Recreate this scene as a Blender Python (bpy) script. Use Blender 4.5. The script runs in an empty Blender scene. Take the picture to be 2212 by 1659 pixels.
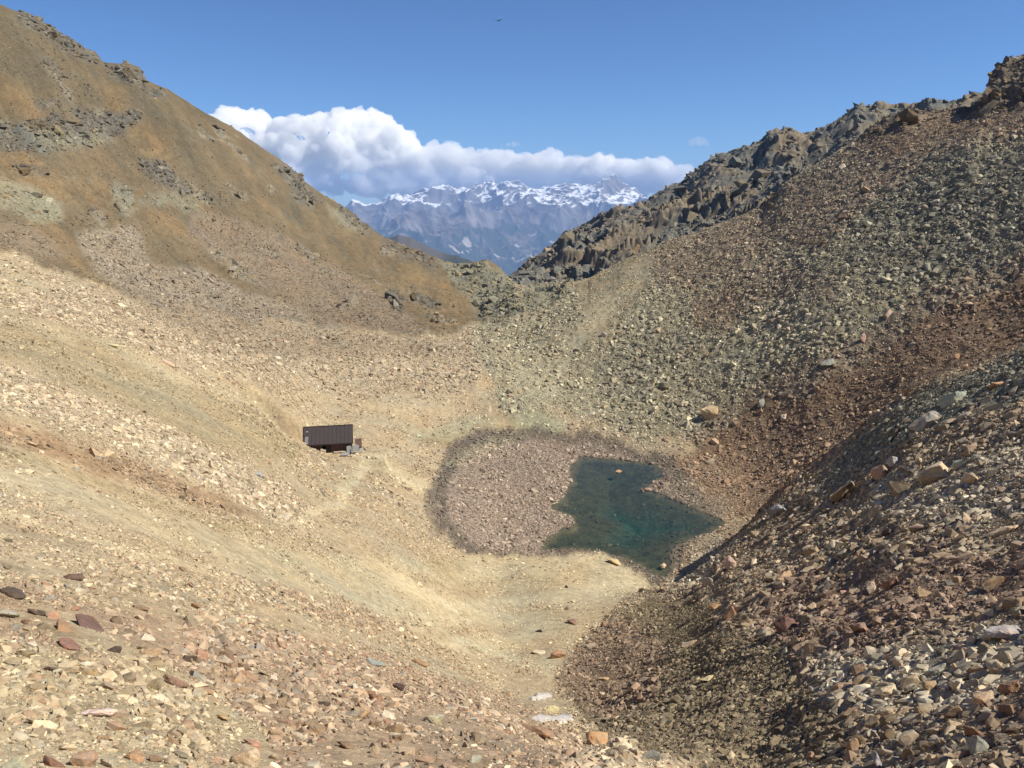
import bpy, math, random
import numpy as np
from mathutils import Vector

# ---------------------------------------------------------------- camera, sky, sun, exposure
S = bpy.context.scene
COL = S.collection
PITCH = math.radians(13.0)
FPX = 796.0                      # focal length in pixels of a 1024 px wide picture
cam_d = bpy.data.cameras.new("camera"); cam = bpy.data.objects.new("camera", cam_d); COL.objects.link(cam)
cam_d.sensor_width = 36.0; cam_d.lens = 36.0 * FPX / 1024.0
cam_d.clip_start = 0.2; cam_d.clip_end = 200000.0
cam.location = (0, 0, 0); cam.rotation_euler = (math.radians(90) - PITCH, 0, 0)
S.camera = cam

SUN_AZ = math.radians(100.0)     # clockwise from the view direction (+Y) towards +X
SUN_EL = math.radians(47.5)
world = bpy.data.worlds.new("World"); S.world = world; world.use_nodes = True
wn = world.node_tree.nodes; wl = world.node_tree.links
wn.clear()
sky = wn.new("ShaderNodeTexSky"); sky.sky_type = 'NISHITA'; sky.sun_disc = False
sky.sun_elevation = SUN_EL; sky.sun_rotation = SUN_AZ
sky.altitude = 2900.0; sky.air_density = 1.0; sky.dust_density = 0.0; sky.ozone_density = 4.0
bg = wn.new("ShaderNodeBackground"); bg.inputs['Strength'].default_value = 0.075
wo = wn.new("ShaderNodeOutputWorld")
tint = wn.new("ShaderNodeMix"); tint.data_type = 'RGBA'; tint.blend_type = 'MULTIPLY'; tint.inputs[0].default_value = 1.0
tint.inputs[7].default_value = (.68, .92, 1.16, 1)      # deeper blue of thin mountain air
wl.new(sky.outputs[0], tint.inputs[6]); wl.new(tint.outputs[2], bg.inputs[0]); wl.new(bg.outputs[0], wo.inputs[0])

sun_d = bpy.data.lights.new("sun", 'SUN'); sun = bpy.data.objects.new("sun", sun_d); COL.objects.link(sun)
sun_d.energy = 4.9; sun_d.angle = math.radians(0.5); sun_d.color = (1.0, 0.93, 0.79)
sd = Vector((math.sin(SUN_AZ) * math.cos(SUN_EL), math.cos(SUN_AZ) * math.cos(SUN_EL), math.sin(SUN_EL)))
sun.rotation_euler = (-sd).to_track_quat('-Z', 'Y').to_euler()
sun.location = (60, -40, 90)
S.view_settings.view_transform = 'Standard'; S.view_settings.look = 'None'
S.view_settings.exposure = 0.46; S.view_settings.gamma = 1.0
S.render.engine = 'CYCLES'
S.cycles.max_bounces = 64; S.cycles.diffuse_bounces = 4; S.cycles.volume_bounces = 48
S.cycles.transparent_max_bounces = 8
S.cycles.use_denoising = True; S.cycles.denoiser = 'OPENIMAGEDENOISE'; S.cycles.denoising_prefilter = 'ACCURATE'

rng = np.random.default_rng(7)

# ---------------------------------------------------------------- helpers
def tag(o, label=None, cat=None, group=None, kind=None):
    if label: o['label'] = label
    if cat: o['category'] = cat
    if group: o['group'] = group
    if kind: o['kind'] = kind
    return o

def pix_dir(px, py):
    """pixel of the 1024x768 photograph -> azimuth, tan(elevation)"""
    dx = np.asarray(px, float) - 512; dz = -(np.asarray(py, float) - 384)
    y = FPX * math.cos(PITCH) + dz * math.sin(PITCH)
    z = dz * math.cos(PITCH) - FPX * math.sin(PITCH)
    return np.arctan2(dx, y), z / np.hypot(dx, y)

def to_pix(x, y, z):
    c, s = math.cos(PITCH), math.sin(PITCH)
    d = y * c - z * s
    u = z * c + y * s
    d = np.where(np.abs(d) < 1e-6, 1e-6, d)
    return 512 + FPX * x / d, 384 - FPX * u / d

def pchip(x, y, xq):
    x = np.asarray(x, float); y = np.asarray(y, float)
    h = np.diff(x); dl = np.diff(y) / h
    d = np.zeros_like(y)
    a, b = dl[:-1], dl[1:]
    w1 = 2 * h[1:] + h[:-1]; w2 = h[1:] + 2 * h[:-1]
    ok = a * b > 0
    with np.errstate(all='ignore'):
        d[1:-1] = np.where(ok, (w1 + w2) / (w1 / np.where(a == 0, 1, a) + w2 / np.where(b == 0, 1, b)), 0)
    d[0], d[-1] = dl[0], dl[-1]
    i = np.clip(np.searchsorted(x, xq) - 1, 0, len(x) - 2)
    t = np.clip((xq - x[i]) / h[i], 0, 1)
    return ((1 + 2 * t) * (1 - t) ** 2 * y[i] + t * (1 - t) ** 2 * h[i] * d[i]
            + t * t * (3 - 2 * t) * y[i + 1] + t * t * (t - 1) * h[i] * d[i + 1])

_P = np.random.default_rng(3).permutation(4096).astype(np.int64)
_G2 = np.stack([np.cos(np.arange(4096) * 2.399963), np.sin(np.arange(4096) * 2.399963)], 1).astype(np.float32)
def noise2(x, y, seed=0):
    x = x + seed * 17.37; y = y - seed * 31.91
    xi = np.floor(x).astype(np.int64); yi = np.floor(y).astype(np.int64)
    fx = (x - xi).astype(np.float32); fy = (y - yi).astype(np.float32)
    u = fx * fx * fx * (fx * (fx * 6 - 15) + 10); v = fy * fy * fy * (fy * (fy * 6 - 15) + 10)
    def g(a, b, dx, dy):
        k = _P[(_P[a & 4095] + b) & 4095]
        return _G2[k, 0] * dx + _G2[k, 1] * dy
    n00 = g(xi, yi, fx, fy); n10 = g(xi + 1, yi, fx - 1, fy)
    n01 = g(xi, yi + 1, fx, fy - 1); n11 = g(xi + 1, yi + 1, fx - 1, fy - 1)
    return 1.5 * ((n00 * (1 - u) + n10 * u) * (1 - v) + (n01 * (1 - u) + n11 * u) * v)

_G3 = np.random.default_rng(5).normal(size=(4096, 3)); _G3 /= np.linalg.norm(_G3, axis=1)[:, None]
def noise3(p, seed=0):
    p = p + seed * 13.7
    i = np.floor(p).astype(np.int64); f = p - i
    w = f * f * f * (f * (f * 6 - 15) + 10)
    out = 0
    for a in (0, 1):
        for b in (0, 1):
            for c in (0, 1):
                k = _P[(_P[(_P[(i[:, 0] + a) & 4095] + i[:, 1] + b) & 4095] + i[:, 2] + c) & 4095]
                g = _G3[k]
                dd = g[:, 0] * (f[:, 0] - a) + g[:, 1] * (f[:, 1] - b) + g[:, 2] * (f[:, 2] - c)
                wt = (w[:, 0] if a else 1 - w[:, 0]) * (w[:, 1] if b else 1 - w[:, 1]) * (w[:, 2] if c else 1 - w[:, 2])
                out = out + dd * wt
    return 1.5 * out

def fbm2(x, y, oct=4, seed=0, gain=0.5, lac=2.03):
    s = 0; a = 1.0; f = 1.0
    for k in range(oct):
        s = s + a * noise2(x * f, y * f, seed + k); a *= gain; f *= lac
    return s
def ridged2(x, y, oct=4, seed=0, gain=0.5, lac=2.1):
    s = 0; a = 1.0; f = 1.0; w = 1.0
    for k in range(oct):
        n = 1 - np.abs(noise2(x * f, y * f, seed + k)) * 1.6
        n = np.clip(n, 0, 1) ** 2 * w
        w = np.clip(n * 1.6, 0, 1)
        s = s + a * n; a *= gain; f *= lac
    return s
def sstep(a, b, x):
    t = np.clip((x - a) / (b - a), 0, 1); return t * t * (3 - 2 * t)

def mesh_np(name, V, F, smooth=False, color=None, mat=None, cname="col"):
    """F: (n,3) or (n,4) array; fast mesh creation"""
    V = np.ascontiguousarray(V, np.float32); F = np.ascontiguousarray(F, np.int32)
    n, k = F.shape
    me = bpy.data.meshes.new(name)
    me.vertices.add(len(V)); me.vertices.foreach_set("co", V.ravel())
    me.loops.add(n * k); me.loops.foreach_set("vertex_index", F.ravel())
    me.polygons.add(n); me.polygons.foreach_set("loop_start", np.arange(0, n * k, k, dtype=np.int32))
    me.polygons.foreach_set("loop_total", np.full(n, k, np.int32))
    me.polygons.foreach_set("use_smooth", np.full(n, smooth, bool))
    me.update(calc_edges=True)
    if color is not None:
        at = me.attributes.new(cname, 'FLOAT_COLOR', 'POINT')
        c = np.ones((len(V), 4), np.float32); c[:, :color.shape[1]] = color
        at.data.foreach_set("color", c.ravel())
    if mat: me.materials.append(mat)
    o = bpy.data.objects.new(name, me); COL.objects.link(o)
    return o

def new_mat(name, rough=0.9, spec=0.15):
    m = bpy.data.materials.new(name); m.use_nodes = True
    nt = m.node_tree; b = nt.nodes["Principled BSDF"]
    b.inputs['Roughness'].default_value = rough
    b.inputs['Specular IOR Level'].default_value = spec
    return m, nt, b
def nd(nt, t, **kw):
    n = nt.nodes.new(t)
    for k, v in kw.items(): setattr(n, k, v)
    return n
def noise_node(nt, scale, detail=4, rough=0.6, vec=None, dist=0.0):
    n = nt.nodes.new("ShaderNodeTexNoise"); n.inputs['Scale'].default_value = scale
    n.inputs['Detail'].default_value = detail; n.inputs['Roughness'].default_value = rough
    n.inputs['Distortion'].default_value = dist
    if vec is not None: nt.links.new(vec, n.inputs['Vector'])
    return n
def ramp(nt, src, stops):
    r = nt.nodes.new("ShaderNodeValToRGB"); e = r.color_ramp.elements
    while len(e) < len(stops): e.new(0.5)
    for el, (p, c) in zip(e, stops):
        el.position = p; el.color = (c[0], c[1], c[2], 1) if hasattr(c, '__len__') else (c, c, c, 1)
    nt.links.new(src, r.inputs[0]); return r
def mul(nt, a, b, fac=1.0):
    m = nt.nodes.new("ShaderNodeMix"); m.data_type = 'RGBA'; m.blend_type = 'MULTIPLY'
    m.inputs[0].default_value = fac
    nt.links.new(a, m.inputs[6]); nt.links.new(b, m.inputs[7]); return m.outputs[2]
# ---------------------------------------------------------------- terrain: lofted from ridge and slope lines
LAKE_Z = -52.0
XS = [-250, -120, 0, 128, 256, 384, 512, 590, 660, 740, 830, 920, 1024, 1130, 1270]
def row(rs, ys): return [(x, y, r) for x, y, r in zip(XS, ys, rs)]
def ins(l, *n): return sorted(l + list(n))
Z = lambda x, r, z: (x, None, r, z)
curves = [
 [(x, None, 1.2, -1.68) for x in (-250, 1270)],
 [(x, None, 4.5, -3.9) for x in (-250, 1270)],
 row([8.5, 8.5, 9, 9, 10, 11, 12, 14, 18, 22, 19, 17, 15, 14, 12], [768]*15),
 row([20, 20, 20, 20, 22, 24, 26, 29, 31, 33, 31, 29, 27, 26, 25], [590, 592, 600, 625, 655, 685, 722, 745, 735, 700, 670, 645, 630, 610, 590]),
 row([42, 42, 45, 48, 50, 53, 50, 52, 56, 59, 59, 56, 53, 50, 48], [430, 440, 450, 490, 550, 615, 690, 695, 655, 600, 560, 520, 490, 470, 450]),
 ins(row([75, 75, 75, 76, 78, 80, 78, 77, 84, 88, 88, 84, 80, 74, 70], [345, 350, 360, 405, 465, 540, 622, 622, 600, 550, 495, 440, 400, 380, 370]), (320, 512, 79)),
 ins(row([110, 110, 110, 112, 114, 115, 108, 104, 104.5, 106, 108, 106, 104, 100, 95], [296, 300, 310, 345, 410, 490, 555, 570, 571, 515, 452, 386, 343, 300, 260]), (325, 474, 114)),
 [(-250, 278, 130), (-120, 285, 130), (0, 293, 130), (128, 335, 132), (256, 398, 133), (300, 430, 133), (331, 457, 133), (384, 470, 131), Z(430, 130, -47.5), Z(512, 128, -51.3), Z(590, 125, -52.4), Z(660, 127, -52.6), Z(740, 127, -51), Z(830, 130, -45), Z(920, 130, -37), Z(1024, 130, -28), Z(1130, 122, -18), Z(1270, 112, -9)],
 [(-250, 262, 158), (-120, 266, 158), (0, 276, 158), (128, 316, 158), (256, 366, 156), (300, 400, 156), (331, 424, 156), (384, 432, 156), Z(450, 156, -49.8), Z(512, 158, -51.3), Z(590, 158, -51.6), Z(660, 157, -51.7), (740, 482, 149), (830, 446, 152), (920, 383, 160), (1024, 335, 167), (1130, 280, 165), (1270, 220, 160)],
 [(-250, 255, 185), (-120, 258, 185), (0, 270, 185), (128, 307, 186), (256, 345, 190), (384, 378, 192), (512, 400, 185), (590, 400, 190), (660, 390, 190), (740, 365, 188), (830, 308, 192), (920, 258, 204), (1024, 190, 217), (1130, 130, 220), (1270, 60, 215)],
 [(-250, 238, 208), (-120, 240, 210), (0, 252, 212), (69, 273, 214), (134, 295, 218), (208, 315, 224), (324, 330, 234), (435, 335, 236), (512, 330, 240), (590, 308, 242), (660, 290, 242), (740, 262, 240), (830, 215, 244), (920, 160, 256), (985, 122, 264), (1024, 108, 266), (1130, 60, 262), (1270, 0, 255)],
 # mid slope on the left, crest of the near slope on the right
 [(-250, 90, 265), (-120, 110, 270), (0, 140, 280), (128, 190, 290), (256, 248, 300), (342, 283, 305), (435, 312, 290), (480, 312, 300), (514, 287, 315), (551, 283, 310), (588, 278, 305), (620, 262, 302), (648, 250, 300), (694, 236, 300), (728, 222, 300), (764, 208, 300), (787, 185, 302), (820, 166, 305), (856, 143, 310), (880, 128, 312), (907, 117, 314), (940, 114, 314), (972, 111, 312), (984, 104, 311), (990, 76, 310), (1005, 62, 309), (1024, 56, 308), (1060, 50, 306), (1130, 10, 302), (1270, -60, 298)],
 # left mountain crest; behind the crest on the right
 [(-250, -110, 330), (-120, -70, 335), (-40, -12, 340), (0, 5, 345), (37, 18, 350), (60, 35, 355), (93, 56, 362), (104, 62, 366), (130, 63, 370), (140, 66, 372), (144, 77, 373), (167, 88, 380), (204, 113, 392), (241, 132, 400), (287, 164, 408), (301, 178, 410), (319, 190, 410), (343, 206, 410), (361, 222, 406), (384, 236, 400), (417, 250, 390), (444, 263, 380), (463, 266, 374), (486, 260, 368), (498, 267, 364), (509, 279, 360), Z(530, 356, -48), Z(588, 350, -44), Z(648, 350, -32), Z(694, 352, -25), Z(764, 355, -13), Z(787, 357, -6), Z(856, 360, 6), Z(907, 362, 14), Z(972, 362, 15), Z(1024, 362, 26), Z(1130, 362, 34), Z(1270, 362, 44)],
 [Z(-250, 520, 60), Z(0, 520, 20), Z(140, 520, -10), Z(343, 520, -60), Z(486, 500, -95), (512, 300, 470), (551, 290, 500), (588, 282, 510), (648, 262, 520), (694, 246, 530), (764, 216, 530), (856, 156, 520), Z(907, 500, 20), Z(1024, 480, 20), Z(1270, 480, 20)],
 [Z(-250, 800, -50), Z(0, 800, -80), Z(343, 800, -140), Z(486, 760, -150), (500, 300, 700), (509, 281, 690), (520, 272, 690), (551, 249, 700), (566, 233, 705), (574, 231, 710), (590, 226, 715), (612, 216, 720), (643, 203, 730), (667, 190, 740), (680, 186, 745), (694, 173, 750), (706, 163, 755), (720, 156, 760), (731, 153, 762), (745, 149, 764), (759, 148, 765), (770, 137, 765), (782, 134, 765), (795, 134, 765), (805, 139, 765), (818, 134, 765), (833, 129, 765), (850, 118, 765), (862, 111, 765), (875, 109, 765), (890, 111, 765), (920, 110, 765), (1024, 100, 760), (1130, 90, 750), (1270, 60, 740)],
 [Z(-250, 1300, -350), Z(0, 1300, -350), Z(486, 1300, -350), Z(600, 1250, -200), Z(900, 1200, -80), Z(1270, 1200, -80)],
 [Z(-250, 3500, -1300), Z(1270, 3500, -1250)],
]
NA = 1276
AZ = np.radians(np.linspace(-49, 49, NA))
R = np.concatenate([np.geomspace(1.2, 100, 460, endpoint=False), np.geomspace(100, 450, 900, endpoint=False),
                    np.geomspace(450, 1000, 420, endpoint=False), np.geomspace(1000, 3500, 50)])
NR = len(R)
CR, CZ = [], []
for ci, c in enumerate(curves):
    az, rr, zz = [], [], []
    for n in c:
        if n[1] is None:
            a, _ = pix_dir(n[0], 300); az.append(float(a)); rr.append(n[2]); zz.append(n[3])
        else:
            a, t = pix_dir(n[0], n[1]); az.append(float(a)); rr.append(n[2]); zz.append(float(t) * n[2])
    f = (lambda X, Y: np.interp(AZ, X, Y)) if len(az) < 4 or ci >= 11 else (lambda X, Y: pchip(X, Y, AZ))
    q = np.clip(AZ, az[0], az[-1])
    CR.append(np.interp(q, az, rr)); CZ.append(np.interp(q, az, zz) if (len(az) < 4 or ci >= 11) else pchip(az, zz, q))
CR = np.array(CR); CZ = np.array(CZ)
# soften the kinks of the hand-placed nodes on the smooth (non crest) lines
def sm1(a, k):
    p = np.pad(a, (k, k), mode='edge'); c = np.cumsum(np.insert(p, 0, 0)); return (c[2*k+1:] - c[:-2*k-1]) / (2*k+1)
for i in range(2, 11):
    CZ[i] = sm1(sm1(CZ[i], 8), 8); CR[i] = sm1(sm1(CR[i], 12), 12)
Zg = np.zeros((NR, NA))
lR = np.log(R)
for j in range(NA):
    Zg[:, j] = pchip(np.log(CR[:, j]), CZ[:, j], lR)
Xg = R[:, None] * np.sin(AZ)[None]; Yg = R[:, None] * np.cos(AZ)[None]
Rg = np.broadcast_to(R[:, None], Zg.shape)

# lake shore
_shore = [(1075,465),(1230,478),(1400,498),(1550,510),(1590,560),(1612,600),(1540,625),(1500,660),(1560,690),(1700,750),(1830,810),(1950,850),(1985,885),(1950,925),(1850,955),(1700,1010),(1640,1060),(1650,1110),(1660,1150),(1620,1200),(1570,1222),(1500,1180),(1400,1120),(1250,1070),(1100,1045),(960,1050),(830,1052),(860,970),(960,920),(1030,900),(1030,860),(980,830),(890,800),(900,775),(960,740),(1000,680),(1020,620),(1010,560),(1040,500)]
def at_z(px, py, z):
    a, t = pix_dir(px, py); r = z / t; return np.stack([r * np.sin(a), r * np.cos(a)], -1)
SH = at_z(np.array([406.3 + 0.1607 * p[0] for p in _shore]), np.array([381 + 0.1607 * p[1] for p in _shore]), LAKE_Z)
for _ in range(2):                                     # round the corners of the shore line
    nxt = np.roll(SH, -1, 0); SH = np.stack([SH * .75 + nxt * .25, SH * .25 + nxt * .75], 1).reshape(-1, 2)
def poly_sd(P, x, y):
    """signed distance to polygon (inside negative)"""
    d = np.full(x.shape, 1e9); ins = np.zeros(x.shape, bool)
    n = len(P)
    for i in range(n):
        ax, ay = P[i]; bx, by = P[(i + 1) % n]
        ex, ey = bx - ax, by - ay
        t = np.clip(((x - ax) * ex + (y - ay) * ey) / (ex * ex + ey * ey + 1e-12), 0, 1)
        d = np.minimum(d, np.hypot(x - ax - t * ex, y - ay - t * ey))
        c = ((ay > y) != (by > y)) & (x < (bx - ax) * (y - ay) / ((by - ay) if by != ay else 1e-9) + ax)
        ins ^= c
    return np.where(ins, -d, d)
# ---------------------------------------------------------------- ground kinds (rock, scree, grass, sand)
# channels: r g b | stone density | crag | stone size | colour variety | streaks
ZONE = {
 'tan': (0.36,0.29,0.19, 0.72, 0, 0.32, 1.0, 0.4),
 'sand': (0.39,0.325,0.21, 0.2, 0, 0.35, .4, .3),
 'palesand': (0.45,0.385,0.255, 0.1, 0, 0.35, .3, .2),
 'olive': (0.3,0.245,0.15, 0.4, 0, 0.45, .4, 1.),
 'pale': (0.39,0.32,0.22, 1.1, 0, 0.7, .6, .3),
 'pinkscree': (0.35,0.285,0.195, 1.2, 0, 0.92, .8, .3),
 'redrub': (0.31,0.225,0.155, 0.85, 0, 0.38, 1.15, .2),
 'brownband': (0.28, 0.2, 0.125, 0.7, 0, 0.55, .6, .8),
 'grassbr': (0.148,0.116,0.073, 0.3, 0, 0.5, .3, 1.),
 'grassdk': (0.122,0.1,0.066, 0.3, 0, 0.5, .3, 1.),
 'grassor': (0.19,0.138,0.078, 0.15, 0, 0.4, .3, 1.),
 'greyscree': (0.24,0.2,0.148, 1.1, 0, 1.05, .7, .6),
 'brownscree': (0.205,0.162,0.115, 1.0, 0, 0.8, .6, .6),
 'green': (0.3,0.27,0.185, 1.15, 0, 1.05, .6, 0.2),
 'greendk': (0.215,0.2,0.148, 1.15, 0, 1.25, .6, 0.15),
 'greenlt': (0.35,0.315,0.215, 0.9, 0, 1.1, .6, 0.2),
 'rbrown': (0.27,0.22,0.155, 1.15, 0, 1.0, .8, 0.3),
 'rust': (0.235,0.165,0.11, 1.0, 0, 0.85, .9, 0.2),
 'lichen': (0.335,0.315,0.205, 0.9, 0, 0.7, .5, .1),
 'bedpink': (0.265,0.21,0.165, 1.15, 0, 0.6, .5, .0),
 'beddark': (.13,.11,.092, 1.1, 0, 0.5, .5, .0),
 'spur': (0.26,0.205,0.14, 1.1, 0, 0.9, 1., .2),
 'spurdirt': (0.185,0.148,0.095, 1.1, 0, 0.4, .7, .3),
 'spurred': (0.22,0.155,0.11, 1.1, 0, 0.9, 1., .2),
 'spurgreen': (0.2,0.19,0.14, 1.0, 0, 0.95, .7, .2),
 'spurpale': (0.34,0.295,0.215, 1.0, 0, 0.85, .8, .2),
 'crag': (0.13,0.12,0.1, 0.3, 1.0, 0.9, .5, .2),
 'cragbr': (0.16,0.13,0.095, 0.3, 0.8, 0.9, .6, .3),
 'craggr': (0.2, 0.19, 0.14, 0.5, 0.6, 0.9, .6, .2),
 'palegreen': (0.25,0.235,0.165, 0.5, 0.45, 0.8, .5, .3),
 'backridge': (0.15,0.147,0.13, 0, 1.0, 1.0, .5, .4),
 'backbrown': (0.2,0.165,0.12, 0.1, 0.6, 1.0, .5, .6),
}
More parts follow.
